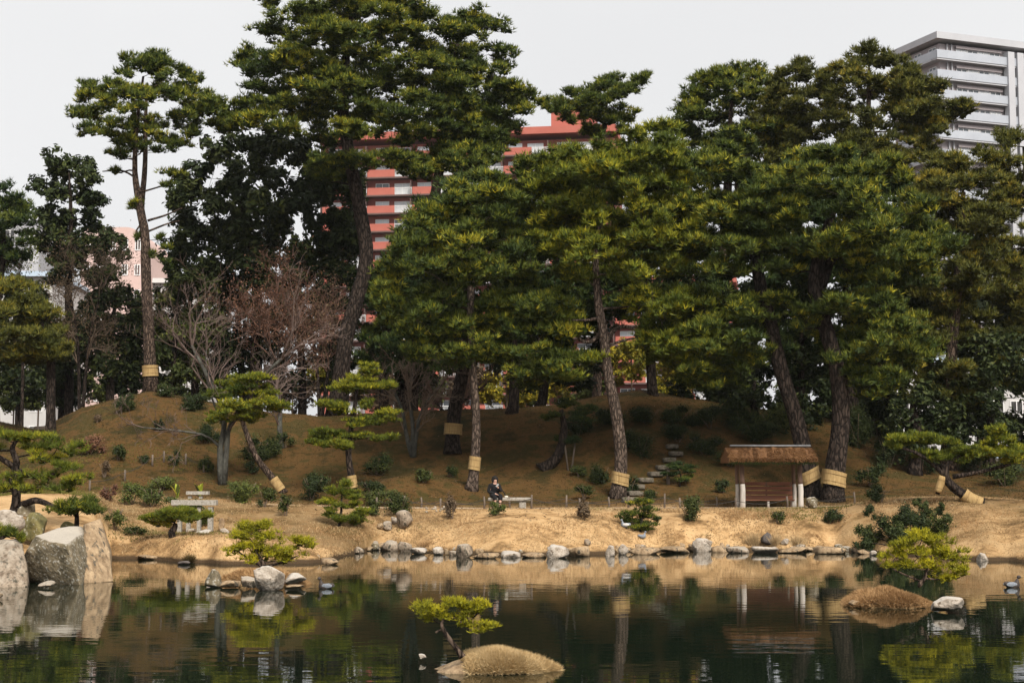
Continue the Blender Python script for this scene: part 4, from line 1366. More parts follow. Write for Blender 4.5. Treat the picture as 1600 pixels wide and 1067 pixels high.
garden_pine('pine sprig over the leftmost boulder', None, 40.3,
            [(-10, 850, .06, .2), (0, 842, .05, 0), (10, 836, .03, 0)], [(-5, 832, 20, 10), (18, 836, 18, 9), (32, 842, 10, 6)], 'pine', 6, 'bark_dark', ln=.14, wd=.014, per=330, z_base=1.0)
garden_pine('low umbrella-shaped pine before the stone table', None, 54.4,
            [(268, 842, .13, 0), (270, 830, .12, 0), (274, 818, .08, 0)],
            [(240, 810, 24, 8), (265, 806, 28, 8), (295, 808, 28, 8), (322, 806, 18, 7), (278, 800, 26, 6), (255, 818, 24, 6, .3)], 'pine_bright', 7, 'bark_dark', ln=.13, wd=.018, per=260)
y8 = G(530, 822)[1]
garden_pine('small bright pine with drooping tiers on the bank', None, y8,
            [(528, 826, .06, 0), (533, 805, .05, 0), (533, 785, .04, 0), (535, 765, .02, 0)],
            [(538, 758, 16, 6), (528, 770, 22, 7), (550, 775, 20, 6), (512, 784, 20, 6), (545, 790, 22, 6), (565, 802, 18, 8), (510, 802, 18, 7), (530, 812, 20, 5), (555, 812, 22, 7)], 'pine_bright', 8, 'bark_dark', ln=.13, wd=.02, per=200)
y9 = G(1000, 830)[1]
garden_pine('small layered pine on the bank beneath the hill steps', None, y9,
            [(1000, 832, .06, 0), (1002, 815, .05, 0), (1006, 800, .03, 0)],
            [(1000, 786, 22, 5), (1012, 795, 18, 5), (985, 805, 20, 6), (1008, 808, 18, 5), (990, 816, 22, 6), (1010, 820, 18, 5), (1028, 812, 8, 3), (1000, 826, 24, 4)], 'pine', 9, 'bark_dark', ln=.12, wd=.02, per=200)
garden_pine('dark little layered pine left of the shelter on the slope', None, G(1062, 760)[1],
            [(1062, 762, .05, 0), (1064, 745, .04, 0), (1060, 732, .03, 0)], [(1055, 730, 20, 5), (1072, 736, 16, 5), (1050, 742, 16, 5), (1070, 748, 16, 5), (1080, 728, 12, 4)], 'pine_blue', 10, 'bark_dark', ln=.12, wd=.022, per=160)
garden_pine('dark leaning pine trunk with prop poles on the shaded slope', None, G(855, 732)[1],
            [(846, 734, .30, 0), (862, 722, .26, 0), (876, 700, .22, 0), (882, 670, .18, 0), (876, 640, .10, 0)], [(880, 632, 24, 6), (905, 655, 26, 7), (860, 650, 22, 6), (915, 640, 22, 6), (890, 688, 24, 6)], 'pine_blue', 11, 'bark_dark', ln=.15, wd=.026, per=110)

# ------------------------------------------------------------------ islets with their dwarf pines
def islet(label, px0, px1, py_w, Y, hpx, depth, grass, seed, blades_n, peak=.5, blen=.09, bwid=.010, stone=None, skew=0.0):
    """Low mound in the water, thickly covered with dry grass."""
    k = ppm(Y)
    c = at((px0 + px1) / 2, py_w, Y)
    rx, rz = (px1 - px0) / 2 / k, hpx / k
    V, Fc = ico(5)
    r = np.random.default_rng(seed + 700)
    d = V.copy()
    X = d[:, 0]
    prof = np.exp(-np.abs((X - (peak - .5) * 1.3) / .82) ** 4.0)
    z = np.where(d[:, 2] > 0, d[:, 2] ** .6 * (.12 + .88 * prof), d[:, 2] * .35)
    wob = 1 + .07 * np.sin(np.arctan2(d[:, 1], d[:, 0]) * 5 + seed) + .05 * np.sin(np.arctan2(d[:, 1], d[:, 0]) * 9 + seed * 2)
    W = np.stack([X * rx * wob, d[:, 1] * depth * wob + X * skew, z * rz * 1.06 - .02 + np.where(d[:, 2] > .1, fbm(X * rx, d[:, 1] * depth, 0, 9, seed, 3) * .075 * rz / .35, 0)], 1)
    mb = MB()
    mb.add(W, Fc)
    o = mb.build('islet', M['rock_warm' if stone else 'islet_soil'], None, True, 'structure')
    o.location = (c[0], c[1], 0)
    o['label'] = label
    up = np.where((V[:, 2] > .06) & ((X > (stone if stone else -2))))[0]
    idx = r.choice(up, blades_n)
    P = W[idx] + np.stack([r.normal(size=blades_n) * .02, r.normal(size=blades_n) * .02, np.zeros(blades_n) - .01], 1)
    nrm = V[idx] * np.array([.9, .9, .4]) + np.array([0, 0, .35])
    g = MB()
    nrm = nrm + np.stack([fbm(P[:, 0], P[:, 1], P[:, 2], 9, seed + 50, 2), fbm(P[:, 0], P[:, 1], P[:, 2], 9, seed + 60, 2), P[:, 0] * 0], 1) * .6
    blades(g, P, nrm, r, 3, blen, bwid, .6, np.clip(.5 + fbm(P[:, 0], P[:, 1], P[:, 2], 5, seed, 2) * .25 + r.normal(size=blades_n) * .15, 0, 1))
    q = g.build('dry_grass', M[grass], o, False, 'stuff')
    return o, c, W

M['straw_grass'] = leafmat('straw_grass', [(0, (.340, .210, .090)), (.5, (.600, .420, .205)), (1, (.760, .590, .340))], trans=.25, rough=.8)
M['islet_soil'] = mat('islet_soil', (.300, .185, .085), (.450, .290, .140), 6, .95, .03, 20)
YI = 21.3
islet('small islet of straw-coloured grass in the foreground water', 672, 858, 1043, YI + .35, 25, .50, 'straw_grass', 1, 15000, .64, .105, .011, stone=-.36)
garden_pine('dwarf yellow-green pine leaning over the foreground islet', None, YI,
            [(722, 1024, .040, 0), (708, 1005, .036, 0), (694, 985, .030, 0), (690, 972, .024, 0), (702, 962, .016, 0)],
            [(662, 948, 20, 9), (690, 952, 26, 8), (720, 945, 26, 8), (705, 938, 22, 6), (745, 952, 24, 9), (755, 945, 16, 8), (700, 962, 18, 6), (730, 972, 20, 7), (765, 976, 20, 6), (745, 982, 16, 6), (672, 965, 16, 7, .2), (735, 960, 20, 6, .2)],
            'pine_yellow', 20, 'bark', ln=.060, wd=.0075, per=700, nb=5, limb_r=.012, z_base=at(0, 1026, YI)[2], low=-.5, forks=[[(694, 985, .014, 0), (688, 984, .012, 0), (681, 988, .006, 0)]], sub=5)
YR = 32.6
islet('grass-covered islet at right with a dwarf pine', 1322, 1452, 944, YR + .5, 22, .75, 'rust_grass', 2, 10000, .46, .095, .015)
garden_pine('dwarf yellow-green pine with domed crown on the right islet', None, YR + .3,
            [(1436, 926, .055, 0), (1439, 912, .045, 0), (1446, 898, .035, 0), (1450, 880, .02, 0)],
            [(1440, 838, 24, 8), (1415, 848, 26, 9), (1462, 845, 26, 9), (1400, 866, 24, 9), (1430, 862, 28, 9), (1465, 862, 28, 9), (1492, 866, 22, 10), (1386, 882, 14, 7), (1415, 882, 22, 8), (1450, 880, 28, 8), (1485, 888, 26, 9), (1505, 884, 14, 8), (1475, 902, 20, 7), (1500, 898, 16, 7)],
            'pine_yellow', 21, 'bark', ln=.085, wd=.011, per=360, nb=5, limb_r=.02, z_base=.45, low=-.5,
            forks=[[(1440, 908, .025, 0), (1415, 898, .018, 0), (1395, 888, .01, 0)], [(1443, 903, .025, 0), (1470, 905, .018, 0), (1495, 902, .01, 0)]], sub=5)
YL = 40.2
islet('little stone-edged islet left of centre with dry grass', 336, 480, 914, YL, 20, .75, 'rust_grass', 3, 6000, .45, .10, .016)
garden_pine('spreading yellow pine rooted on the stone-edged left islet', None, YL + .7,
            [(408, 898, .075, 0), (412, 884, .06, 0), (404, 868, .05, 0), (398, 850, .03, 0)],
            [(385, 824, 26, 8), (410, 822, 24, 7), (372, 836, 28, 9), (400, 838, 28, 9), (425, 836, 22, 8), (380, 852, 26, 9), (410, 855, 28, 9), (440, 858, 26, 8), (465, 848, 24, 7), (482, 852, 14, 6), (395, 870, 26, 8), (430, 872, 28, 8), (455, 868, 22, 7), (362, 860, 18, 7), (470, 845, 16, 5)],
            'pine_yellow', 22, 'bark', ln=.10, wd=.013, per=240, nb=5, limb_r=.025, z_base=.28, low=-.5,
            forks=[[(410, 886, .04, 0), (435, 880, .03, 0), (465, 868, .015, 0)], [(408, 884, .04, 0), (388, 872, .03, 0), (370, 860, .015, 0)]], sub=5)

# ------------------------------------------------------------------ rocks
def rock(label, px, py, w, h, m, seed, Y=None, sub=4, group=None, name='shore_stone', depth=1.0, sink=.12, cuts=11, sharp=.5):
    """Weathered stone: a ball cut by random planes, roughened; px, py is the middle of its base."""
    if Y is None:
        g = at(px, py, CAM_H * F_PX / max(py - HOR, 1))
        Y = g[1]
    c = at(px, py, Y)
    k = ppm(Y)
    r = np.random.default_rng(seed + 900)
    V, Fc = ico(sub)
    d = np.sign(V) * np.abs(V) ** .72
    d /= np.linalg.norm(d, axis=1)[:, None]
    rad = 1 / np.maximum(np.abs(d).max(1), .5) ** .55
    for _ in range(cuts):
        n = unit(r, 1)[0]
        hgt = r.uniform(sharp, .92)
        dn = d @ n
        rad = np.where(dn > 1e-3, np.minimum(rad, hgt / np.maximum(dn, 1e-3)), rad)
    W = d * rad[:, None]
    W /= np.abs(W).max(0)
    W *= 1 + (fbm(W[:, 0], W[:, 1], W[:, 2], 3.5, seed, 3) * .045)[:, None]
    s = np.array([w / 2 / k, w / 2 / k * depth, h / 2 / k * (1 + sink)])
    W = W * s
    W[:, 2] += h / 2 / k * (1 - sink)
    mb = MB()
    mb.add(W, Fc)
    o = mb.build(name, M[m], None, True)
    o.location = [float(q) for q in c]
    o.rotation_euler = (0, 0, 0)
    return tag(o, label, 'rock', group)

def hull_rock(label, pts, m, seed, amp=.05, name='boulder'):
    b = bmesh.new()
    P = np.array([at(*p) for p in pts])
    c = P.mean(0)
    c[2] = P[:, 2].min()
    for p in P - c:
        b.verts.new(p)
    res = bmesh.ops.convex_hull(b, input=b.verts)
    bmesh.ops.delete(b, geom=[e for e in res['geom_interior'] if isinstance(e, bmesh.types.BMVert)], context='VERTS')
    bmesh.ops.triangulate(b, faces=b.faces)
    bmesh.ops.subdivide_edges(b, edges=b.edges, cuts=1, use_grid_fill=True, smooth=.12)
    bmesh.ops.subdivide_edges(b, edges=b.edges, cuts=3, use_grid_fill=True)
    bmesh.ops.triangulate(b, faces=b.faces)
    b.verts.ensure_lookup_table()
    b.normal_update()
    V = np.array([v.co[:] for v in b.verts])
    Nn = np.array([v.normal[:] for v in b.verts])
    V = V + Nn * (fbm(V[:, 0], V[:, 1], V[:, 2], 2.2, seed, 4) * amp)[:, None]
    Fc = np.array([[v.index for v in f.verts] for f in b.faces])
    b.free()
    mb = MB()
    mb.add(V, Fc)
    o = mb.build(name, M[m], None, True)
    o.location = [float(q) for q in c]
    return tag(o, label, 'rock')

hull_rock('tall pale boulder cut by the left frame edge at the waterline',
          [(-70, 850, 41), (0, 842, 40.4), (20, 844, 40), (35, 850, 40.2), (37, 856, 41.5), (-70, 925, 39), (10, 920, 38.9), (41, 918, 39.2), (42, 908, 41.5), (-70, 900, 43), (30, 846, 42.5), (20, 935, 39)], 'rock_tan', 1, .06)
hull_rock('big dark-faced boulder with bright lichened top and right side',
          [(54, 834, 40.6), (126, 824, 42.6), (132, 832, 41.8), (103, 851, 39.7), (85, 846, 39.8), (41, 858, 40.4), (43, 895, 40.8), (52, 912, 41.0), (92, 918, 40.5), (128, 922, 39.9), (131, 905, 42.5), (45, 900, 43)], 'rock_grey', 2, .06)
hull_rock('upright warm-toned slab boulder right of the dark-faced one',
          [(134, 820, 41.8), (156, 812, 42.4), (159, 822, 42.2), (163, 850, 41.8), (170, 885, 41.4), (178, 908, 41.3), (130, 912, 40.6), (128, 860, 41.2), (165, 905, 43.5), (132, 825, 43.5), (155, 820, 43.5)], 'rock_warm', 3, .05)
rock('round white-topped boulder above the leftmost boulder', 14, 838, 46, 42, 'rock_white', 21, 43, name='boulder')
rock('mossy boulder between the white and dark-faced boulders', 56, 842, 46, 42, 'rock_moss', 22, 44, name='boulder')
rock('small shaded boulder under the gnarled pine limb', 40, 808, 26, 22, 'rock_grey', 23, 45, name='boulder')
rock('flat brown stone behind the upright slab boulder', 108, 836, 34, 22, 'rock_moss', 24, 44.4, name='boulder')
rock('small pale stone in the water under the dark-faced boulder', 74, 916, 26, 9, 'rock_tan', 25)
rock('tip of a brown stone in water at the left frame edge', -2, 934, 16, 8, 'rock_warm', 26)

SH = [  # px, base row, width, height, material, label
    (522, 858, 27, 22, 'rock_white', 'white lichened stone at the inlet beside the small bright pine'),
    (547, 857, 24, 15, 'rock_warm', 'tan stone right of the white lichened inlet stone'),
    (566, 857, 16, 9, 'rock_warm', 'small brown stone in the inlet corner'),
    (586, 858, 16, 12, 'rock_tan', 'first rounded stone of the left shore row'),
    (608, 859, 27, 14, 'rock_tan', 'broad rounded stone in the left shore row'),
    (632, 860, 21, 13, 'rock_tan', 'blocky stone in the left shore row before the flat white one'),
    (652, 864, 28, 8, 'rock_white', 'flat whitish stone low in the left shore row'),
    (649, 857, 11, 9, 'rock_white', 'small pale stone perched above the flat whitish one'),
    (684, 865, 17, 10, 'rock_white', 'pale wedge stone left of the square shore stone'),
    (698, 865, 9, 8, 'rock_warm', 'tiny brown stone beside the square shore stone'),
    (708, 866, 12, 7, 'rock_tan', 'small stone touching the square shore stone'),
    (726, 869, 25, 18, 'rock_tan', 'squarish upright shore stone below the seated person'),
    (760, 870, 42, 7, 'rock_warm', 'long flat tan stone right of the square shore stone'),
    (800, 869, 32, 8, 'rock_white', 'flat cream stone in the middle of the shore'),
    (834, 869, 36, 7, 'rock_warm', 'flat tan stone left of the white wedge stone'),
    (872, 870, 34, 18, 'rock_white', 'white wedge-shaped stone at the middle shore'),
    (903, 867, 34, 13, 'rock_warm', 'tan sloping stone right of the white wedge'),
    (933, 863, 24, 9, 'rock_tan', 'dull tan stone left of the white cube stone'),
    (954, 867, 16, 14, 'rock_white', 'bright white cube-like shore stone'),
    (974, 865, 15, 14, 'rock_white', 'upright pinkish stone right of the white cube'),
    (1008, 864, 50, 9, 'rock_warm', 'long low tan stone below the small layered pine'),
    (1054, 862, 44, 8, 'rock_warm', 'long low brown stone left of the cream boulder'),
    (1098, 860, 30, 18, 'rock_white', 'cream-white angular stone below the shelter'),
    (1124, 861, 24, 10, 'rock_warm', 'tan stone against the right of the cream-white one'),
    (1154, 862, 38, 8, 'rock_tan', 'grey log-like stone in the right shore row'),
    (1194, 862, 44, 9, 'rock_white', 'flat cream stone below the dark round stone'),
    (1240, 862, 46, 8, 'rock_warm', 'flat tan stone below the cut grass clumps'),
    (1300, 863, 52, 10, 'rock_warm', 'long tan stone under the right bank'),
    (1348, 864, 20, 7, 'rock_warm', 'small brown stone at the foot of the big dark bush'),
    (1365, 866, 12, 6, 'rock_white', 'tiny pale stone right of the big dark bush foot'),
    (1534, 874, 16, 11, 'rock_white', 'single pale stone at the right shore'),
    (514, 880, 28, 8, 'rock_warm', 'pinkish stone at the tip of the spit'),
    (488, 876, 22, 9, 'rock_warm', 'buried tan stone on the spit'),
    (290, 880, 22, 5, 'rock_dark', 'dark flat stone at the left shore edge'),
    (230, 872, 40, 5, 'rock_warm', 'flat tan stone at the left shore'),
    (185, 868, 24, 6, 'rock_warm', 'flat pinkish stone right of the upright slab boulder'),
]
for i, (px, py, w, h, m, lab) in enumerate(SH):
    rock(lab, px, py, w * 1.1, h * 1.1, m, 40 + i, sub=3, depth=1.0, sink=.45)
BK = [
    (631, 824, 28, 28, 'rock_tan', 'largest leaning tan rock of the heap on the bank'),
    (617, 818, 14, 11, 'rock_white', 'small white rock in the heap on the bank'),
    (607, 828, 19, 14, 'rock_tan', 'rounded tan rock at the foot of the bank heap'),
    (593, 827, 13, 11, 'rock_warm', 'leftmost small rock of the bank heap'),
    (1270, 793, 22, 17, 'rock_grey', 'rough stone at the foot of the banded trunks'),
    (1197, 852, 24, 20, 'rock_dark', 'dark round stone among cut grass at the shore'),
    (1226, 852, 15, 11, 'rock_white', 'white stub among the cut grass clumps'),
    (918, 852, 11, 10, 'rock_tan', 'pale stump-like stone on the mid bank'),
]
for i, (px, py, w, h, m, lab) in enumerate(BK):
    rock(lab, px, py, w, h, m, 120 + i, Y=G(px, py)[1], sub=3)
for i, (px, py, w, h, m, lab) in enumerate([
        (418, 920, 52, 36, 'rock_white', 'large pale triangular stone on the left islet'),
        (334, 915, 28, 26, 'rock_grey', 'grey lichened stones at the left end of the islet'),
        (462, 912, 34, 17, 'rock_white', 'pale flat-topped stone at the right end of the left islet'),
        (360, 916, 30, 12, 'rock_warm', 'low brown stone along the left islet edge'),
        (387, 917, 26, 17, 'rock_tan', 'tan stone left of the triangular islet stone'),
        (462, 919, 30, 7, 'rock_warm', 'low stone under the flat-topped islet stone'),
        (1478, 954, 54, 22, 'rock_white', 'bright white flat stone beside the right islet'),
        (1338, 945, 24, 8, 'rock_warm', 'low brown stone at the left of the right islet'),
        (660, 1028, 12, 7, 'rock_white', 'tiny pale stone in water left of the front islet')]):
    rock(lab, px, py, w, h, m, 160 + i, sub=4, sharp=.55 if i else .6)
r_ = np.random.default_rng(5)
for i in range(44):
    px = r_.uniform(545, 1370)
    ysh = float(shore(px)) + r_.uniform(-.25, .25)
    rock('small stone wedged into the water edge between larger shore stones', px, at(px, 800, ysh)[1] * 0 + HOR + F_PX * CAM_H / ysh - r_.uniform(0, 2), r_.uniform(9, 20), r_.uniform(5, 10), ['rock_tan', 'rock_warm', 'rock_warm', 'rock_grey'][i % 4], 300 + i, Y=ysh, sub=3, group='small stones along the shore', sink=.4)
for i in range(22):
    px, py = r_.uniform(664, 696), r_.uniform(793, 801)
    g = G(px, py)
    rock('small pebble in the heap of rubble beside the path', px, py, r_.uniform(3, 6), r_.uniform(2, 4), ['rock_tan', 'rock_grey', 'rock_white'][i % 3], 200 + i, Y=g[1], sub=2, group='rubble heap by the path', name='pebble')

# ------------------------------------------------------------------ shrubs
def shrub(label, px, py_b, rx, ry, m='leaf_dark', seed=0, stem=0, size=.045, per=2000, name='shrub', Y=None, cat='shrub', bark='twig_brown', lump=7, low=-.8):
    """Clipped bush: stems and many small leaves on a lumpy dome. py_b is the row of its foot, rx, ry its half size in pixels."""
    r = np.random.default_rng(seed + 1500)
    g = G(px, py_b) if Y is None else gp(px, Y)
    k = ppm(g[1])
    o = root(name, g, label, cat)
    RX, RZ = rx / k * 1.38, ry / k * 1.25
    h0 = stem / k
    sb = MB()
    for i in range(6 if stem else 4):
        a = r.uniform(0, 6.28)
        q = np.array([[math.cos(a) * .03, math.sin(a) * .03, -.05], [math.cos(a) * RX * .25, math.sin(a) * RX * .25, h0 + RZ * .5], [math.cos(a) * RX * .6, math.sin(a) * RX * .6, h0 + RZ * 1.3]])
        tube(sb, resample(q, 6), np.linspace(.022, .008, 6), 5)
    sb.build('stems', M[bark], o, True)
    per = per * .18
    Pc, D, T = cloud(r, [(0, 0, h0 + RZ * .8, RX * .82, RX * .75, RZ * .82)], per, lump, low, .52)
    fm = MB()
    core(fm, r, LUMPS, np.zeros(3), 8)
    leaves(fm, Pc, D, r, size, T + r.normal(size=len(T)) * .08, .75)
    fm.build('foliage', M[m], o, False, 'stuff')
    return o

SHR = [  # px, foot row, half width, half height, material, stem px, label
    (382, 786, 22, 20, 'leaf_moss', 0, 'round olive bush left of the leaning trunk band'),
    (413, 792, 13, 14, 'leaf_green', 2, 'small bush under the leaning trunk band'),
    (446, 806, 11, 14, 'leaf_green', 4, 'small thin bush right of the leaning trunk foot'),
    (238, 792, 20, 16, 'leaf_moss', 2, 'rounded olive bush left of the yellow-leaved plant'),
    (254, 765, 22, 9, 'leaf_moss', 4, 'flat-topped bush behind the rounded olive bush'),
    (206, 788, 20, 12, 'leaf_moss', 6, 'umbrella-like bush on a short stem at left'),
    (180, 828, 14, 15, 'leaf_moss', 8, 'stemmed bush beside the pine pad and boulders'),
    (170, 782, 12, 11, 'leaf_red', 2, 'purple-brown bush on the left bank'),
    (285, 802, 26, 12, 'leaf_green', 0, 'grey-green bush behind the umbrella pine'),
    (487, 782, 24, 18, 'leaf_dark', 6, 'dark loose bush left of the small bright pine'),
    (598, 790, 30, 13, 'leaf_green', 0, 'broad clipped bush right of the tiered pine'),
    (580, 770, 20, 10, 'leaf_dark', 0, 'dark clipped bush under the tiered pine band'),
    (624, 804, 21, 16, 'leaf_green', 0, 'rounded clipped bush above the heap of rocks'),
    (577, 805, 14, 10, 'leaf_green', 0, 'low green bush behind the small bright pine'),
    (663, 754, 15, 10, 'leaf_green', 0, 'small round bush on the hillock behind the fence'),
    (705, 746, 10, 9, 'leaf_dark', 0, 'small dark bush left of the bench pine trunk'),
    (706, 811, 10, 15, 'leaf_brown', 3, 'withered brown bush on the bank edge'),
    (776, 805, 14, 10, 'leaf_moss', 0, 'small yellowish bush at the feet of the person'),
    (913, 782, 16, 9, 'leaf_green', 8, 'green bushy top above a withered shrub'),
    (911, 812, 11, 16, 'leaf_brown', 2, 'withered brown shrub on the mid bank'),
    (938, 755, 17, 15, 'leaf_dark', 0, 'dark ball-shaped bush left of the curving pine'),
    (1076, 812, 20, 18, 'leaf_green', 0, 'glossy green ball bush left of the shelter'),
    (1017, 784, 13, 10, 'leaf_dark', 0, 'dark bush at the foot of the hill steps'),
    (985, 772, 12, 11, 'leaf_dark', 4, 'dark bush beside the curving pine band'),
    (1216, 817, 12, 11, 'leaf_green', 0, 'small bright bush below the shelter bench'),
    (1296, 818, 16, 13, 'leaf_dark', 0, 'dark bush below the massive banded pine'),
    (1002, 712, 30, 18, 'leaf_dark', 0, 'large dark dome bush above the steps'),
    (1100, 710, 28, 15, 'leaf_dark', 0, 'dark dome bush left of the shelter roof'),
    (1060, 690, 24, 14, 'leaf_dark', 0, 'dark bush behind the top of the steps'),
    (905, 745, 12, 9, 'leaf_dark', 0, 'small dark bush on the shaded slope'),
    (100, 630, 30, 11, 'leaf_dark', 0, 'broad dark bush on the left hill crest'),
    (60, 632, 22, 10, 'leaf_dark', 0, 'dark bush at the top left of the hill crest'),
    (196, 643, 18, 12, 'leaf_dark', 0, 'round dark bush below the hilltop at left'),
    (262, 620, 18, 10, 'leaf_dark', 0, 'dark bush just right of the tall pine base'),
    (301, 640, 20, 12, 'leaf_dark', 0, 'dark bush above the cloud-pruned pine'),
    (246, 674, 9, 10, 'leaf_dark', 0, 'small dark ball bush on the middle of the hill'),
    (325, 693, 18, 15, 'leaf_dark', 0, 'dark bush left of the bare cherry trunk'),
    (396, 718, 28, 17, 'leaf_dark', 0, 'dark bush behind the leaning pine trunk'),
    (425, 712, 18, 14, 'leaf_dark', 0, 'dark bush by the pale slim trunk'),
    (322, 737, 12, 12, 'leaf_dark', 0, 'little dark bush in the lower hill near the cherry'),
    (185, 720, 11, 13, 'leaf_dark', 0, 'dark upright bush right of the red bush'),
    (140, 710, 20, 14, 'leaf_red', 0, 'reddish dry bush on the left hill'),
    (152, 660, 8, 6, 'leaf_brown', 0, 'tiny brown bush high on the left hill'),
    (222, 724, 9, 6, 'leaf_dark', 0, 'tiny dark bush right of the upright one'),
    (272, 728, 8, 10, 'leaf_dark', 2, 'slim dark bush halfway along the low hill fence'),
    (445, 700, 12, 12, 'leaf_dark', 0, 'dark bush right of the pale slim trunk'),
    (588, 742, 20, 14, 'leaf_dark', 3, 'dark twiggy bush right of the tiered pine trunk'),
    (395, 740, 13, 10, 'leaf_dark', 0, 'dark low bush under the leaning trunk'),
    (318, 822, 12, 10, 'leaf_green', 0, 'small leafy bush beside the stone table post'),
    (212, 836, 16, 6, 'leaf_green', 0, 'creeping green plants at the top of the left shore'),
    (163, 746, 10, 12, 'leaf_brown', 2, 'dry brown bush beside the gnarled pine'),
    (1130, 770, 14, 10, 'leaf_dark', 0, 'dark low bush left of the shelter post'),
    (1375, 785, 18, 12, 'leaf_dark', 0, 'dark bush behind the big dark bush'),
    (1340, 700, 26, 30, 'leaf_dark', 4, 'tall dark bush right of the massive trunk'),
    (1390, 730, 24, 24, 'leaf_dark', 3, 'dark shaded bush below the bank pine left arm'),
    (1180, 690, 26, 16, 'leaf_dark', 0, 'dark bush hidden behind the thatched roof'),
    (1440, 740, 20, 18, 'leaf_dark', 0, 'dark bush behind the hanging straw wrap'),
    (960, 668, 26, 16, 'leaf_dark', 0, 'dark bush high on the slope behind the curving pine'),
    (1010, 662, 30, 14, 'leaf_dark', 0, 'dark bush on the crest above the steps'),
    (1060, 662, 26, 14, 'leaf_dark', 0, 'dark bush on the crest right of the steps'),
    (1110, 670, 30, 18, 'leaf_dark', 0, 'broad dark bush high on the slope left of the roof'),
    (1160, 672, 28, 18, 'leaf_dark', 0, 'dark bush on the slope above the shelter ridge'),
    (1210, 680, 28, 20, 'leaf_dark', 0, 'dark bush left of the leaning banded trunk'),
    (1140, 730, 22, 14, 'leaf_dark', 0, 'dark bush at the left end of the thatched roof'),
    (1360, 760, 22, 18, 'leaf_dark', 0, 'dark bush right of the massive trunk foot'),
    (1500, 735, 26, 20, 'leaf_dark', 0, 'dark bush under the arms of the right bank pine'),
    (905, 680, 22, 14, 'leaf_dark', 0, 'dark bush behind the propped leaning pine'),
    (1570, 760, 30, 20, 'leaf_dark', 0, 'dark bush behind the right bank pine trunk'),
]
for i, (px, py, rx, ry, m, st, lab) in enumerate(SHR):
    shrub(lab, px, py, rx, ry, m, i, st, size=.046)
def wide_bush():
    r = np.random.default_rng(77)
    g = G(1420, 850)
    k = ppm(g[1])
    o = root('shrub', g, 'big spreading dark bush on the right bank by the water', 'shrub')
    sb, pads = MB(), []
    for px, py, rx, ry in ((1362, 835, 24, 24), (1395, 815, 28, 24), (1430, 805, 28, 26), (1465, 812, 28, 24), (1488, 830, 18, 18), (1410, 840, 34, 18), (1450, 840, 34, 18), (1350, 848, 16, 12), (1360, 800, 12, 12), (1438, 786, 14, 12), (1470, 792, 12, 12)):
        p = at(px, py, g[1] + r.uniform(-.2, .5)) - g
        pads.append((p[0], p[1], p[2], rx / k, rx / k, ry / k))
        tube(sb, resample(np.array([[p[0] * .3, 0, -.1], [p[0] * .7, p[1], p[2] * .5], p]), 6), np.linspace(.03, .01, 6), 5)
    sb.build('stems', M['bark_dark'], o, True)
    Pc, D, T = cloud(r, pads, 700, 8, -.8)
    fm = MB()
    core(fm, r, LUMPS, np.zeros(3), 8)
    leaves(fm, Pc, D, r, .045, T, .75)
    fm.build('foliage', M['leaf_dark'], o, False, 'stuff')
wide_bush()

def leaf_plant(label, px, py, hpx, n, seed):
    """Plant with long upright pointed leaves."""
    r = np.random.default_rng(seed + 1700)
    g = G(px, py)
    k = ppm(g[1])
    o = root('leafy_plant', g, label, 'plant')
    h = hpx / k
    for i in range(n):
        a = 6.28 * i / n + r.uniform(-.3, .3)
        lean = r.uniform(.10, .5)
        L_ = h * r.uniform(.75, 1.05)
        t = np.linspace(0, 1, 8)
        axis = np.stack([math.cos(a) * lean * L_ * t ** 1.6, math.sin(a) * lean * L_ * t ** 1.6, L_ * t * (1 - .12 * t)], 1)
        wdt = .085 * np.sin(np.clip(t * .93 + .07, 0, 1) * math.pi) ** .8
        side = np.array([-math.sin(a), math.cos(a), 0])
        dip = np.array([0, 0, .02])
        V = np.concatenate([axis - side * wdt[:, None], axis - dip, axis + side * wdt[:, None]])
        j = np.arange(7)
        Fc = np.concatenate([np.stack([j, j + 1, j + 9, j + 8], 1), np.stack([j + 8, j + 9, j + 17, j + 16], 1)])
        mb = MB()
        mb.add(V, Fc, r.uniform(.35, .9))
        mb.build('leaf', M['leaf_lime' if i % 3 else 'leaf_green'], o, True)
leaf_plant('broad yellow-green leaved plant left of the stone table', 277, 779, 27, 11, 1)
leaf_plant('yellow-green leaved plant showing above the stone table', 312, 776, 24, 9, 2)

# ------------------------------------------------------------------ grass
def grass_field(name, label, m, n, urange, yfun, seed, ln, wd, lean=.55, nb=3, cond=None):
    r = np.random.default_rng(seed + 2000)
    U = r.uniform(urange[0], urange[1], n)
    lo, hi = yfun(U)
    Y = lo + (hi - lo) * r.uniform(0, 1, n)
    X = (U - 800) / F_PX / CP * Y
    if cond is not None:
        k = cond(U, X, Y)
        X, Y = X[k], Y[k]
    P = np.stack([X, Y, gz(X, Y) - .01], 1)
    c = fbm(X, Y, 0, 1.3, seed, 3)
    T = np.clip(.52 + c * .34 + r.normal(size=len(X)) * .16, 0, 1)
    mb = MB()
    D = np.tile(np.array([[.0, -.15, .9]]), (len(X), 1)) + np.stack([c * .3, r.normal(size=len(X)) * .2, X * 0], 1)
    blades(mb, P, D, r, nb, ln, wd, lean, T)
    o = mb.build(name, M[m], None, False, 'stuff')
    o['label'] = label
    return o
grass_field('dry_grass', 'short straw-coloured grass covering the bank', 'dry_grass', 30000, (150, 1640), lambda u: (shore(u) + .05, np.full_like(u, PATH_Y - PATH_H - .1)), 1, .085, .016,
            cond=lambda u, x, y: fbm(x, y, 0, .8, 31, 3) > -.45)
grass_field('hill_grass', 'short mossy grass and litter on the hill', 'moss_grass', 18000, (-60, 1660), lambda u: (np.full_like(u, PATH_Y + PATH_H + .2), np.full_like(u, 87.)), 2, .09, .020)

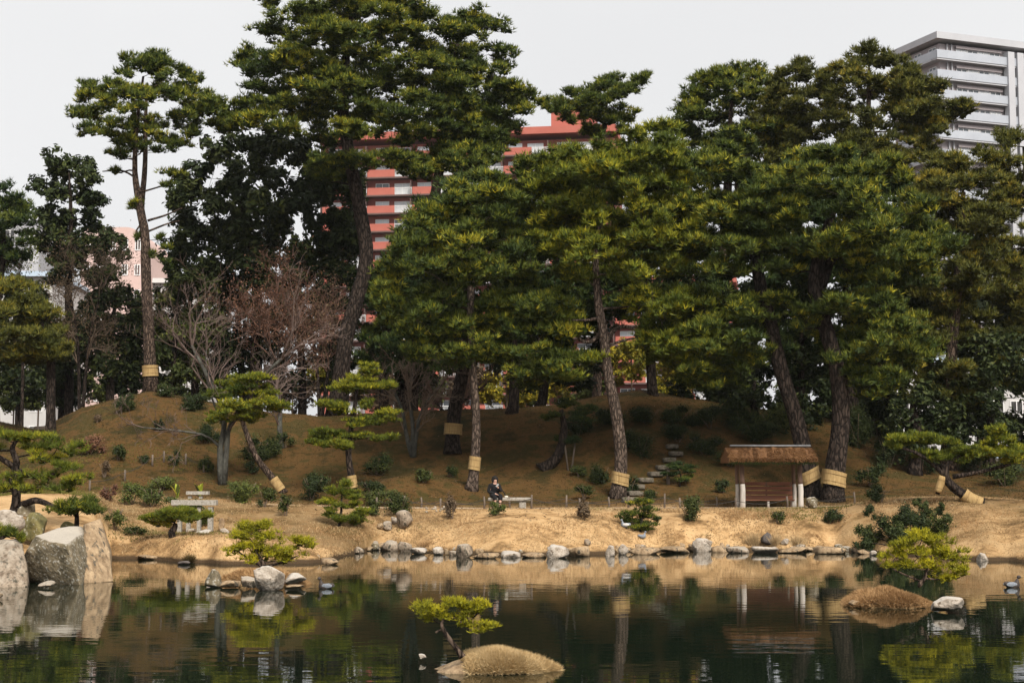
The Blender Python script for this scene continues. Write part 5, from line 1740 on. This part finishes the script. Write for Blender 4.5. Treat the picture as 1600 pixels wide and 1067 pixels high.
grass_field('moss_turf', 'yellow-green mossy turf on the lower left slope', 'green_moss', 16000, (-80, 420), lambda u: (np.full_like(u, 55.), np.full_like(u, 76.)), 3, .09, .022,
            cond=lambda u, x, y: (fbm(x, y, 0, .6, 41, 3) > -.1 + (u - 150) / 400) & (np.abs(y - PATH_Y) > PATH_H + .1))

grass_field('turf_tufts', 'uneven rusty tufts scattered over the bank', 'rust_grass', 16000, (150, 1640), lambda u: (shore(u) + .5, np.full_like(u, PATH_Y - PATH_H - .1)), 5, .17, .018, lean=.8,
            cond=lambda u, x, y: fbm(x, y, 0, 1.6, 51, 4) > .42)
grass_field('green_tufts', 'patches of greener turf on the right and left bank', 'green_moss', 16000, (150, 1640), lambda u: (shore(u) + .8, np.full_like(u, PATH_Y - PATH_H - .1)), 6, .10, .018, lean=.7,
            cond=lambda u, x, y: fbm(x, y, 0, 1.2, 57, 4) > np.where((u > 1080) & (u < 1400), .15, .6))
def litter():
    r = np.random.default_rng(61)
    n = 9000
    U, Y = r.uniform(-60, 1660, n), PATH_Y - 6 + 26 * r.uniform(0, 1, n) ** 1.1
    k = (Y > shore(U) + .6) & (fbm(U * .02, Y, 0, .9, 71, 3) > -.2)
    U, Y = U[k], Y[k]
    X = (U - 800) / F_PX / CP * Y
    P = np.stack([X, Y, gz(X, Y) + .02], 1)
    mb = MB()
    leaves(mb, P, np.tile([[0., 0, 1]], (len(P), 1)), r, .055, np.clip(.55 + r.normal(size=len(P)) * .3, 0, 1), .45)
    o = mb.build('fallen_leaves', M['leaf_brown'], None, False, 'stuff')
    o['label'] = 'scattered brown fallen leaves on the slope and bank'
litter()

def grass_clump(label, px, py, hpx, wpx, seed, m='dry_grass'):
    r = np.random.default_rng(seed + 2100)
    g = G(px, py)
    k = ppm(g[1])
    n = 130
    P = np.stack([r.normal(size=n) * wpx / k * .28, r.normal(size=n) * wpx / k * .22, np.full(n, -.02)], 1)
    D = P * np.array([1.6, 1.6, 0]) + np.array([0, 0, 1]) * (hpx / k) ** .5
    mb = MB()
    blades(mb, P, D, r, 3, hpx / k, .016, .35, np.clip(.65 + r.normal(size=n) * .2, 0, 1))
    o = mb.build('grass_clump', M[m], None)
    o.location = [float(c) for c in g]
    return tag(o, label, 'grass clump')
grass_clump('tall pale cut grass clump left of the dark round stone', 1176, 852, 22, 12, 1)
grass_clump('thin pale grass clump right of the dark round stone', 1212, 852, 18, 8, 2)
grass_clump('pale grass clump with dark tips right of the white stub', 1246, 853, 20, 14, 3)
grass_clump('dry tuft at the waterline on the left shore', 296, 880, 15, 10, 4, 'moss_grass')
grass_clump('low dry tuft beside the square shore stone', 690, 862, 12, 30, 5, 'rust_grass')
grass_clump('dry tuft at the upper edge of the left shore row', 665, 853, 12, 26, 6, 'rust_grass')

# ------------------------------------------------------------------ rope fences, steps, stone table
def rope_fence(label, posts, Yoff, m='wood_grey'):
    pts = []
    for px, top, bot in posts:
        g = gp(px, PATH_Y + Yoff)
        pts.append((g, (bot - top) / ppm(g[1])))
    org = pts[0][0]
    o = root('rope_fence', org, label, 'fence')
    tops = []
    for i, (g, h) in enumerate(pts):
        h = max(.38, min(.60, h + .06)) * (1 + .12 * math.sin(i * 2.3))
        mb = MB()
        q = np.array([g - org + [0, 0, -.1], g - org + [.01, 0, h * .5], g - org + [.015 * (-1) ** i, 0, h]])
        tube(mb, q, [.045, .042, .038], 8, .06, i)
        mb.build('post', M[m], o, True)
        tops.append(g - org + [0, 0, h * .72])
    for a, b in zip(tops[:-1], tops[1:]):
        t = np.linspace(0, 1, 11)[:, None]
        q = a * (1 - t) + b * t
        q[:, 2] -= (.16 * np.sin(t * math.pi)).ravel()
        mb = MB()
        tube(mb, q, .014, 5)
        mb.build('rope', M['rope_dark'], o, True)
rope_fence('low rope fence with thin posts on the water side of the path', [(590, 780, 795), (634, 778, 794), (689, 776, 792), (757, 782, 798), (830, 778, 797), (905, 780, 796), (980, 779, 794), (1060, 780, 795), (1146, 781, 796), (1226, 782, 796)], -1.12)
rope_fence('low rope fence with thin posts on the hill side of the path', [(612, 764, 776), (660, 765, 777), (702, 768, 779), (796, 766, 780), (884, 769, 786), (950, 768, 784), (1036, 771, 788), (1117, 768, 783), (1247, 776, 792), (1330, 770, 785)], 1.35)
def slope_fence(label, posts):
    G_ = [G(px, py) for px, py in posts]
    o = root('rope_fence', G_[0], label, 'fence')
    tp = []
    for g in G_:
        q = g - G_[0]
        mb = MB()
        tube(mb, [q + [0, 0, -.1], q + [0, 0, .25], q + [0, 0, .52]], [.05, .05, .045], 8, .05)
        mb.build('post', M['wood_grey'], o, True)
        tp.append(q + [0, 0, .4])
    for a, b in zip(tp[:-1], tp[1:]):
        t = np.linspace(0, 1, 9)[:, None]
        q = a * (1 - t) + b * t
        q[:, 2] -= (.12 * np.sin(t * math.pi)).ravel()
        mb = MB()
        tube(mb, q, .014, 5)
        mb.build('rope', M['rope_dark'], o, True)
slope_fence('low rope fence running across the left hill', [(140, 767), (195, 752), (238, 728), (256, 722), (290, 726), (318, 738)])

def steps(label, spec, m='step_stone'):
    pts = [G(px, py) for px, py, *_ in spec]
    o = root('stone_steps', pts[0], label, 'steps')
    for (px, py, w, h, rz), g in zip(spec, pts):
        k = ppm(g[1])
        mb = MB()
        V, Fc = ico(3)
        W = np.sign(V) * np.abs(V) ** .35
        W = W * np.array([w / 2.5 / k, .30, .12]) * (1 + fbm(V[:, 0], V[:, 1], V[:, 2], 2, px, 2)[:, None] * .05)
        ca, sa = math.cos(rz), math.sin(rz)
        W = np.stack([W[:, 0] * ca - W[:, 1] * sa, W[:, 0] * sa + W[:, 1] * ca, W[:, 2]], 1) + (g - pts[0]) + [0, 0, .09]
        mb.add(W, Fc)
        mb.build('step', M[m], o, True)
steps('stone steps climbing the dark slope right of the curving pine', [(985, 784, 34, 7, .1), (992, 774, 30, 6, .2), (996, 764, 30, 6, -.1), (1008, 753, 30, 6, .3), (1024, 744, 28, 6, .3), (1036, 734, 28, 6, .2), (1046, 722, 26, 5, 0), (1056, 712, 28, 5, .1), (1050, 701, 24, 5, 0)])
steps('weathered steps at the far left end of the hill', [(70, 672, 40, 5, .2), (58, 667, 34, 5, .1), (52, 661, 30, 5, 0)], 'wood_grey')
for px, top, bot, lab in ((74, 655, 676, 'short square post at the left hill steps'), (1044, 742, 756, 'short dark post beside the stone steps')):
    g = G(px, bot)
    mb = MB()
    box(mb, (0, 0, .3), (.14, .14, .75), .2, taper=.9)
    box(mb, (0, 0, .70), (.17, .17, .06), .2, taper=.7)
    o = mb.build('marker_post', M['wood_grey'])
    o.location = [float(c) for c in g]
    tag(o, lab, 'post')
for k, (px, t, b_, lean) in enumerate([(888, 672, 735, -.25), (893, 690, 733, .2)]):
    g = G(px, b_)
    h = (b_ - t) / ppm(g[1])
    mb = MB()
    tube(mb, [(0, 0, -.1), (lean * .5, .1, h * .5), (lean, .2, h)], [.05, .045, .04], 7, .04)
    o = mb.build('prop_pole', M['wood_grey'], None, True)
    o.location = [float(c) for c in g]
    tag(o, ['longer prop pole under the dark leaning pine', 'shorter prop pole under the dark leaning pine'][k], 'pole')

def stone_table():
    Y = 57.2
    g = gp(328, Y)
    zt = at(0, 785, Y)[2]
    k = ppm(Y)
    o = root('stone_table', g, 'two-tiered stone table of beams and posts near the left shore', 'stone monument')
    H = zt - g[2]
    def bm(name, cx, cy, cz, sx, sy, sz, rz=0):
        mb = MB()
        b = bmesh.new()
        bmesh.ops.create_cube(b, size=1)
        bmesh.ops.scale(b, vec=(sx, sy, sz), verts=b.verts)
        bmesh.ops.bevel(b, geom=b.edges[:], offset=.012, segments=2, affect='EDGES', profile=.6)
        bmesh.ops.triangulate(b, faces=b.faces)
        b.verts.ensure_lookup_table()
        mb.add(np.array([v.co[:] for v in b.verts]), np.array([[v.index for v in f.verts] for f in b.faces]))
        b.free()
        p = mb.build(name, M['stone_cut'], o)
        p.location = (cx, cy, cz)
        p.rotation_euler = (0, 0, rz)
    bm('beam', -.45, 0, H, 1.62, .42, .19)
    bm('post', .14, 0, (H - .1) / 2 - .15, .17, .26, H + .10)
    bm('post', -.28, .02, (H - .1) / 2 - .15, .13, .22, H + .10)
    bm('post', -.66, 0, (H - .1) / 2 - .15, .14, .22, H + .10)
    bm('post', -.98, 0, (H - .1) / 2 - .15, .15, .24, H + .10)
    z2 = at(0, 770, Y)[2] - g[2]
    bm('cap_slab', -.36, .1, z2, .80, .36, .125)
    for x in (-.64, -.24):
        bm('short_post', x, .1, (H + z2) / 2 + .015, .13, .18, z2 - H - .25)
    for i, (x, s) in enumerate(((.38, .35), (-.35, .45))):
        pass
stone_table()
for i, (px, py, w, h, m, lab) in enumerate([(346, 828, 9, 22, 'rock_warm', 'pinkish upright stone right of the stone table post'), (318, 838, 30, 12, 'rock_white', 'pale slab at the foot of the stone table'), (352, 838, 16, 13, 'rock_white', 'pale rock right of the stone table foot'), (300, 832, 16, 8, 'rock_tan', 'small tan rock left of the stone table foot')]):
    rock(lab, px, py, w, h, m, 240 + i, Y=56.2, sub=3)

# ------------------------------------------------------------------ thatched shelter
def shelter():
    Y = 66.9
    k = ppm(Y)
    x0, x1 = at(1146, 0, Y)[0], at(1233, 0, Y)[0]
    cx = (x0 + x1) / 2
    W = x1 - x0
    D = 1.5
    gzv = float(gz(cx, Y))
    o = root('thatched_shelter', (cx, Y, gzv), 'open thatched garden shelter on pale posts with a bench inside', 'shelter')
    z_eave = at(0, 720, Y)[2] - gzv
    z_ridge = at(0, 700, Y)[2] - gzv
    r = np.random.default_rng(3)
    for sx in (-1, 1):
        for sy, rr in ((-1, .115), (1, .095)):
            mb = MB()
            q = resample(np.array([[sx * W / 2, sy * D / 2, -.1], [sx * W / 2 + .015, sy * D / 2, .7], [sx * W / 2, sy * D / 2, 1.0]]), 7)
            tube(mb, q, rr * np.array([1.05, 1, .96, .98, .95, .92, .9]), 10, .05, sx + sy)
            p = mb.build('post', M['wood_pale'], o, True)
            mb = MB()
            q = resample(np.array([[sx * W / 2, sy * D / 2, 1.0], [sx * W / 2 - .02, sy * D / 2, 1.5], [sx * W / 2, sy * D / 2, z_eave + .15]]), 7)
            tube(mb, q, rr * .88, 10, .05, sx + sy + 5)
            mb.build('post', M['wood_dark'], o, True)
    OX, OY = W / 2 + .62, D / 2 + .65
    for sy in (-1, 1):
        mb = MB()
        tube(mb, [(-OX + .1, sy * D / 2, z_eave + .08), (OX - .1, sy * D / 2, z_eave + .08)], .06, 8, .03)
        mb.build('beam', M['wood_dark'], o, True)
    for i in range(7):
        x = -OX + .2 + (2 * OX - .4) * i / 6
        for sy in (-1, 1):
            mb = MB()
            tube(mb, [(x, sy * (OY - .05), z_eave - .02), (x * .96, 0, z_ridge - .1)], .035, 6)
            mb.build('rafter', M['wood_dark'], o, True)
    # thatch body: two thick slopes, then straw
    mb = MB()
    n = 28
    xs = np.linspace(-1, 1, n)
    prof = [(-OY, z_eave - .06), (-OY - .03, z_eave + .10), (-OY * .5, (z_eave + z_ridge) / 2 + .14), (0, z_ridge + .02), (OY * .5, (z_eave + z_ridge) / 2 + .14), (OY + .03, z_eave + .10), (OY, z_eave - .06), (0, z_ridge - .14)]
    V = []
    for i, u in enumerate(xs):
        for j, (py_, pz) in enumerate(prof):
            ex = OX if j not in (2, 3, 4, 7) else OX - .10
            V.append((u * ex, py_ + r.normal() * .015, pz + r.normal() * .02))
    m_ = len(prof)
    Fc = []
    for i in range(n - 1):
        for j in range(m_):
            a, b = i * m_ + j, i * m_ + (j + 1) % m_
            Fc.append([a, b, b + m_, a + m_])
    Fc = np.array(Fc)
    mb.add(V, Fc, .35)
    for e in (0, n - 1):
        mb.add([V[e * m_ + j] for j in range(m_)], [[0, j, j + 1] for j in range(1, m_ - 1)], .3)
    th = mb.build('roof', M['thatch'], o)
    st = MB()
    N_ = 5200
    u, v = r.uniform(-1, 1, N_), r.uniform(0, 1, N_) ** .9
    side = np.where(r.uniform(size=N_) < .7, -1., 1.)
    pts = np.array([[0, z_ridge + .03], [OY * .5, (z_eave + z_ridge) / 2 + .15], [OY + .03, z_eave + .10], [OY + .02, z_eave - .04]])
    yy = np.interp(v, [0, .45, .9, 1], pts[:, 0])
    zz = np.interp(v, [0, .45, .9, 1], pts[:, 1])
    P = np.stack([u * OX, side * yy, zz], 1)
    Dn = np.stack([r.normal(size=N_) * .35, side * 1.0, np.full(N_, -.33)], 1)
    tint = np.clip(.35 + .35 * v + fbm(P[:, 0], P[:, 1], P[:, 2], 2.5, 9, 3) * .25, 0, 1)
    blades(st, P, Dn, r, 2, .22, .018, .25, tint)
    st.build('straw', M['thatch'], th, False, 'stuff')
    rg = MB()
    tube(rg, [(-OX + .22, 0, z_ridge + .10), (0, 0, z_ridge + .095), (OX - .02, 0, z_ridge + .10)], .045, 8)
    rg.build('ridge_pole', M['bamboo'], th, True)
    ms = MB()
    N2 = 700
    P = np.stack([r.uniform(-1, 1, N2) * OX, -OY - r.uniform(-.1, .03, N2), z_eave - .05 + r.normal(size=N2) * .03], 1)
    blades(ms, P, np.tile([[0, -.2, -.8]], (N2, 1)), r, 3, .13, .014, .5, r.uniform(.1, .7, N2))
    ms.build('moss_fringe', M['pine_blue'], th, False, 'stuff')
    # bench
    bo = root('shelter_bench', (cx, Y, gzv), 'red-brown slatted wooden bench inside the thatched shelter', 'bench')
    zs = at(0, 781, Y)[2] - gzv
    zb = at(0, 754, Y)[2] - gzv
    L_ = W - .22
    for i in range(3):
        mb = MB()
        box(mb, (0, .08 + i * .135, zs), (L_, .12, .05))
        mb.build('seat_slat', M['wood_red'], bo)
    for i in range(4):
        mb = MB()
        z = zs + .16 + i * (zb - zs - .16) / 3
        box(mb, (0, .52 + i * .02, z - .04), (L_, .035, .145))
        mb.build('back_slat', M['wood_red'], bo)
    for x in (-L_ / 2 + .06, 0, L_ / 2 - .06):
        mb = MB()
        tube(mb, [(x, .12, -.05), (x, .12, zs - .02)], .055, 8, .04)
        mb.build('leg', M['wood_pale'], bo, True)
        mb = MB()
        box(mb, (x, .585, zb / 2), (.07, .05, zb + .06))
        mb.build('back_support', M['wood_dark'], bo)
shelter()

# ------------------------------------------------------------------ stone bench, seated person
BY = 65.75
bc = at(797, 786, BY)
bgz = float(gz(bc[0], BY))
def stone_bench():
    o = root('stone_bench', (bc[0], BY, bgz), 'flat grey stone slab bench carrying the person in black', 'bench')
    V, Fc = ico(4)
    W = np.sign(V) * np.abs(V) ** .28
    W = W * np.array([.92, .30, .075]) * (1 + fbm(V[:, 0] * 2, V[:, 1] * 2, V[:, 2], 2, 4, 3)[:, None] * .02)
    mb = MB()
    mb.add(W + [0, 0, .40], Fc)
    mb.build('seat', M['stone_cut'], o, True)
    for x in (-.52, .52):
        mb = MB()
        W = np.sign(V) * np.abs(V) ** .3
        mb.add(W * np.array([.15, .22, .20]) + [x, 0, .14], Fc)
        mb.build('leg', M['stone_cut'], o, True)
stone_bench()

def skin_obj(name, verts, edges, radii, m, parent, root_i=0, sub=2):
    me = bpy.data.meshes.new(name)
    me.from_pydata([tuple(map(float, v)) for v in verts], edges, [])
    me.materials.append(m)
    o = link(name, me, parent)
    sk = o.modifiers.new('skin', 'SKIN')
    sk.use_smooth_shade = True
    lay = me.skin_vertices[0].data if me.skin_vertices else None
    if lay is None:
        bm_ = bmesh.new()
        bm_.from_mesh(me)
        bm_.verts.layers.skin.verify()
        bm_.to_mesh(me)
        bm_.free()
        lay = me.skin_vertices[0].data
    for i, rr in enumerate(radii):
        lay[i].radius = rr if isinstance(rr, tuple) else (rr, rr)
        lay[i].use_root = (i == root_i)
    ss = o.modifiers.new('subsurf', 'SUBSURF')
    ss.levels = sub
    ss.render_levels = sub
    return o

def person():
    cx = at(772.5, 783, BY)[0]
    o = root('person', (cx, BY - .02, bgz), 'person in a black hooded coat seated on the stone bench looking at a phone', 'person', None, .22)
    S = .475
    V = [(0, .04, S + .10), (0, .03, S + .26), (0, .0, S + .42), (0, -.03, S + .53), (.005, -.06, S + .60), (.01, -.10, S + .67), (.015, -.11, S + .76)]
    R = [(.15, .12), (.14, .11), (.16, .11), (.09, .08), (.052, .052), (.068, .075), (.075, .085)]
    E = [(0, 1), (1, 2), (2, 3), (3, 4), (4, 5), (5, 6)]
    def chain(start, pts):
        prev = start
        for p, rr in pts:
            V.append(p)
            R.append((rr, rr))
            E.append((prev, len(V) - 1))
            prev = len(V) - 1
        return prev
    wr = chain(3, [((.17, -.02, S + .49), .065), ((.24, -.08, S + .24), .052), ((.10, -.28, S + .40), .036), ((.065, -.32, S + .44), .030)])
    wl = chain(3, [((-.17, -.02, S + .49), .065), ((-.25, -.06, S + .24), .052), ((-.02, -.27, S + .14), .036), ((.03, -.31, S + .13), .030)])
    for w, base, dr in ((wr, (.065, -.32, S + .44), (-.4, -.25, .55)), (wl, (.03, -.31, S + .13), (.6, -.35, -.25))):
        dr = np.array(dr) / np.linalg.norm(dr)
        sd = np.cross(dr, (0, 0, 1.0))
        sd /= np.linalg.norm(sd)
        for i, ln in enumerate((.062, .072, .066, .052)):
            b = np.array(base) + sd * (.022 - .0145 * i) + dr * .03
            chain(w, [(tuple(b), .0095), (tuple(b + dr * ln * .55), .0088), (tuple(b + dr * ln * .85 + np.array([0, -.012, -.014])), .008)])
        b = np.array(base) + sd * .032
        chain(w, [(tuple(b), .010), (tuple(b + dr * .03 + sd * .012), .009)])
    for s in (-1, 1):
        chain(0, [((.09 * s, .02, S + .07), .105), ((.12 * s + .06, -.40, S + .06), .072), ((.10 * s + .05, -.42, S - .20), .055), ((.10 * s + .05, -.40, .07), .040), ((.10 * s + .06, -.52, .035), .036)])
    body = skin_obj('body', V, E, R, M['skin'], o, 0, 2)
    # face: eyes and mouth as small shapes on the head
    fc = MB()
    for s in (-1, 1):
        VV, FF = ico(2)
        fc.add(VV * .010 + np.array([.015 + s * .028, -.185, S + .735]), FF)
    fc.build('eyes', M['hair'], o, True)
    ns = MB()
    VV, FF = ico(2)
    ns.add(VV * np.array([.011, .016, .022]) + np.array([.013, -.195, S + .705]), FF)
    ns.build('nose', M['skin'], o, True)
    ht = MB()
    VV, FF = ico(4)
    W = VV * np.array([.105, .12, .125])
    cut = (VV[:, 1] < -.35) & (VV[:, 2] < .35)
    W[cut] *= np.array([.82, .55, .85])
    ht.add(W + np.array([.012, -.085, S + .755]), FF)
    ht.build('hair', M['hair'], o, True)
    hd = MB()
    W = VV * np.array([.145, .145, .165])
    cut = (VV[:, 1] < -.15) & (VV[:, 2] < .62)
    W[cut] *= np.array([.93, .35, .92])
    hd.add(W + np.array([.008, -.045, S + .735]), FF)
    hd.build('hood', M['cloth'], o, True)
    CV = [(0, .04, S + .02), (0, .03, S + .24), (0, .0, S + .42), (0, -.02, S + .55), (.0, -.04, S + .61)]
    CR = [(.23, .17), (.20, .15), (.205, .15), (.14, .12), (.10, .09)]
    CE = [(0, 1), (1, 2), (2, 3), (3, 4)]
    def cch(start, pts):
        prev = start
        for p, rr in pts:
            CV.append(p)
            CR.append((rr, rr))
            CE.append((prev, len(CV) - 1))
            prev = len(CV) - 1
    cch(3, [((.19, -.02, S + .50), .085), ((.265, -.08, S + .24), .078), ((.13, -.25, S + .37), .060), ((.10, -.28, S + .405), .055)])
    cch(3, [((-.19, -.02, S + .50), .085), ((-.275, -.06, S + .24), .078), ((-.05, -.25, S + .145), .062), ((-.02, -.27, S + .14), .056)])
    for s in (-1, 1):
        cch(0, [((.11 * s, -.06, S + .06), .14), ((.13 * s + .06, -.38, S + .06), .105), ((.11 * s + .05, -.43, S - .14), .085)])
    skin_obj('coat', CV, CE, CR, M['cloth'], o, 0, 2)
    for s in (-1, 1):
        sh = MB()
        W = VV * np.array([.052, .13, .05])
        W[:, 2] = np.maximum(W[:, 2], -.03)
        sh.add(W + np.array([.10 * s + .06, -.47, .035]), FF)
        sh.build('shoe', M['hair'], o, True)
    ph = MB()
    box(ph, (0, 0, 0), (.075, .012, .15))
    p = ph.build('smartphone', M['phone'])
    ca, sa = math.cos(.22), math.sin(.22)
    lx, ly = .045, -.375
    p.location = (cx + lx * ca - ly * sa, BY - .02 + lx * sa + ly * ca, bgz + S + .50)
    p.rotation_euler = (.5, .5, .22)
    tag(p, 'small pale smartphone held in the hand of the person', 'phone')
    # shoulder strap and pouch beside the person
    bag = root('shoulder_bag', (cx + .50, BY - .06, bgz + .475), 'small pale pouch on a black strap lying on the stone bench', 'bag')
    mb = MB()
    W = np.sign(VV) * np.abs(VV) ** .5
    mb.add(W * np.array([.075, .06, .035]) + [0, 0, .035], FF)
    mb.build('pouch', M['pale_bag'], bag, True)
    mb = MB()
    tube(mb, resample(np.array([[-.02, 0, .05], [-.10, .0, .20], [-.24, .0, .38], [-.34, .02, .50]]), 9), .02, 6)
    mb.build('strap', M['cloth'], bag, True)
person()

# ------------------------------------------------------------------ birds
def bird(label, pos, rz, L_, body_m, wing_m, on_water=True, name='duck'):
    o = root(name, pos, label, 'bird', None, rz)
    V, Fc = ico(4)
    W = V * np.array([.5, .24, .22]) * L_
    x = V[:, 0]
    W[:, 2] += np.where(x < -.3, (-x - .3) * .22 * L_, 0)
    W[:, 1] *= np.where(x < 0, 1 + x * .55, 1)
    # neck and head grow out of the front in the same surface
    nk = np.exp(-((x - .72) / .22) ** 2) * np.clip(V[:, 2], 0, 1)
    W[:, 2] += nk * .42 * L_
    W[:, 0] += nk * .06 * L_
    W[:, 1] *= 1 - .35 * nk
    z0 = .10 * L_ if on_water else .30 * L_
    mb = MB()
    mb.add(W + [0, 0, z0], Fc)
    mb.build('body', M[body_m], o, True)
    hd = MB()
    hd.add(V * np.array([.125, .105, .105]) * L_ + np.array([.46, 0, .50]) * L_ + [0, 0, z0], Fc)
    hd.build('head', M[body_m], o, True)
    bk = MB()
    tube(bk, [(.56 * L_, 0, z0 + .49 * L_), (.70 * L_, 0, z0 + .46 * L_)], [.04 * L_, .02 * L_], 6)
    bk.build('bill', M['beak'], o, True)
    for s in (-1, 1):
        w = MB()
        w.add(V * np.array([.34, .05, .14]) * L_ + np.array([-.10, s * .20, .08]) * L_ + [0, 0, z0], Fc)
        w.build('wing', M[wing_m], o, True)
    if not on_water:
        for s in (-1, 1):
            lg = MB()
            tube(lg, [(0, s * .08 * L_, z0 - .12 * L_), (.02 * L_, s * .08 * L_, -.01)], .018 * L_, 5)
            lg.build('leg', M['beak'], o, True)
def wpt(px, py):
    p = at(px, py, CAM_H * F_PX / (py - HOR))
    return (p[0], p[1], 0.0)
bird('dark duck swimming right of the left islet', wpt(510, 917), 2.9, .40, 'feather_dark', 'feather_grey')
bird('dark duck swimming near the right frame edge', wpt(1581, 915), .2, .42, 'feather_dark', 'feather_grey')
bird('grey pigeon standing left under the small layered pine', G(978, 826), 2.7, .40, 'feather_grey', 'feather_white', False, 'pigeon')
bird('grey pigeon standing lower on the bank nearer the shore stones', G(1003, 843), .4, .34, 'feather_grey', 'feather_grey', False, 'pigeon')

# ------------------------------------------------------------------ garden wall behind the right-hand trunks
def garden_wall():
    g = gp(1400, 104)
    o = root('garden_wall', (g[0], 104, g[2]), 'low pale garden wall glimpsed behind the right-hand trees', 'wall')
    mb = MB()
    box(mb, (8, 0, .8), (24, .3, 2.0))
    mb.build('wall_body', M['yard_wall'], o)
    mb = MB()
    box(mb, (8, 0, 1.95), (24.4, .7, .22), taper=.99)
    mb.build('coping', M['roof_blue'], o)
garden_wall()

# ------------------------------------------------------------------ thin haze added to lift the dark tones
def haze():
    m = bpy.data.materials.new('haze')
    m.use_nodes = True
    N, L = m.node_tree.nodes, m.node_tree.links
    N.remove(N['Principled BSDF'])
    v = N.new('ShaderNodeVolumePrincipled')
    v.inputs['Color'].default_value = (.96, .97, 1.0, 1)
    v.inputs['Density'].default_value = .00007
    L.new(v.outputs['Volume'], N['Material Output'].inputs['Volume'])
    mb = MB()
    box(mb, (0, 690, 37), (6400, 1560, 80))
    o = mb.build('haze', m, None, False, 'stuff')
    o['label'] = 'thin pale haze added over the garden to lift the dark tones'
haze()
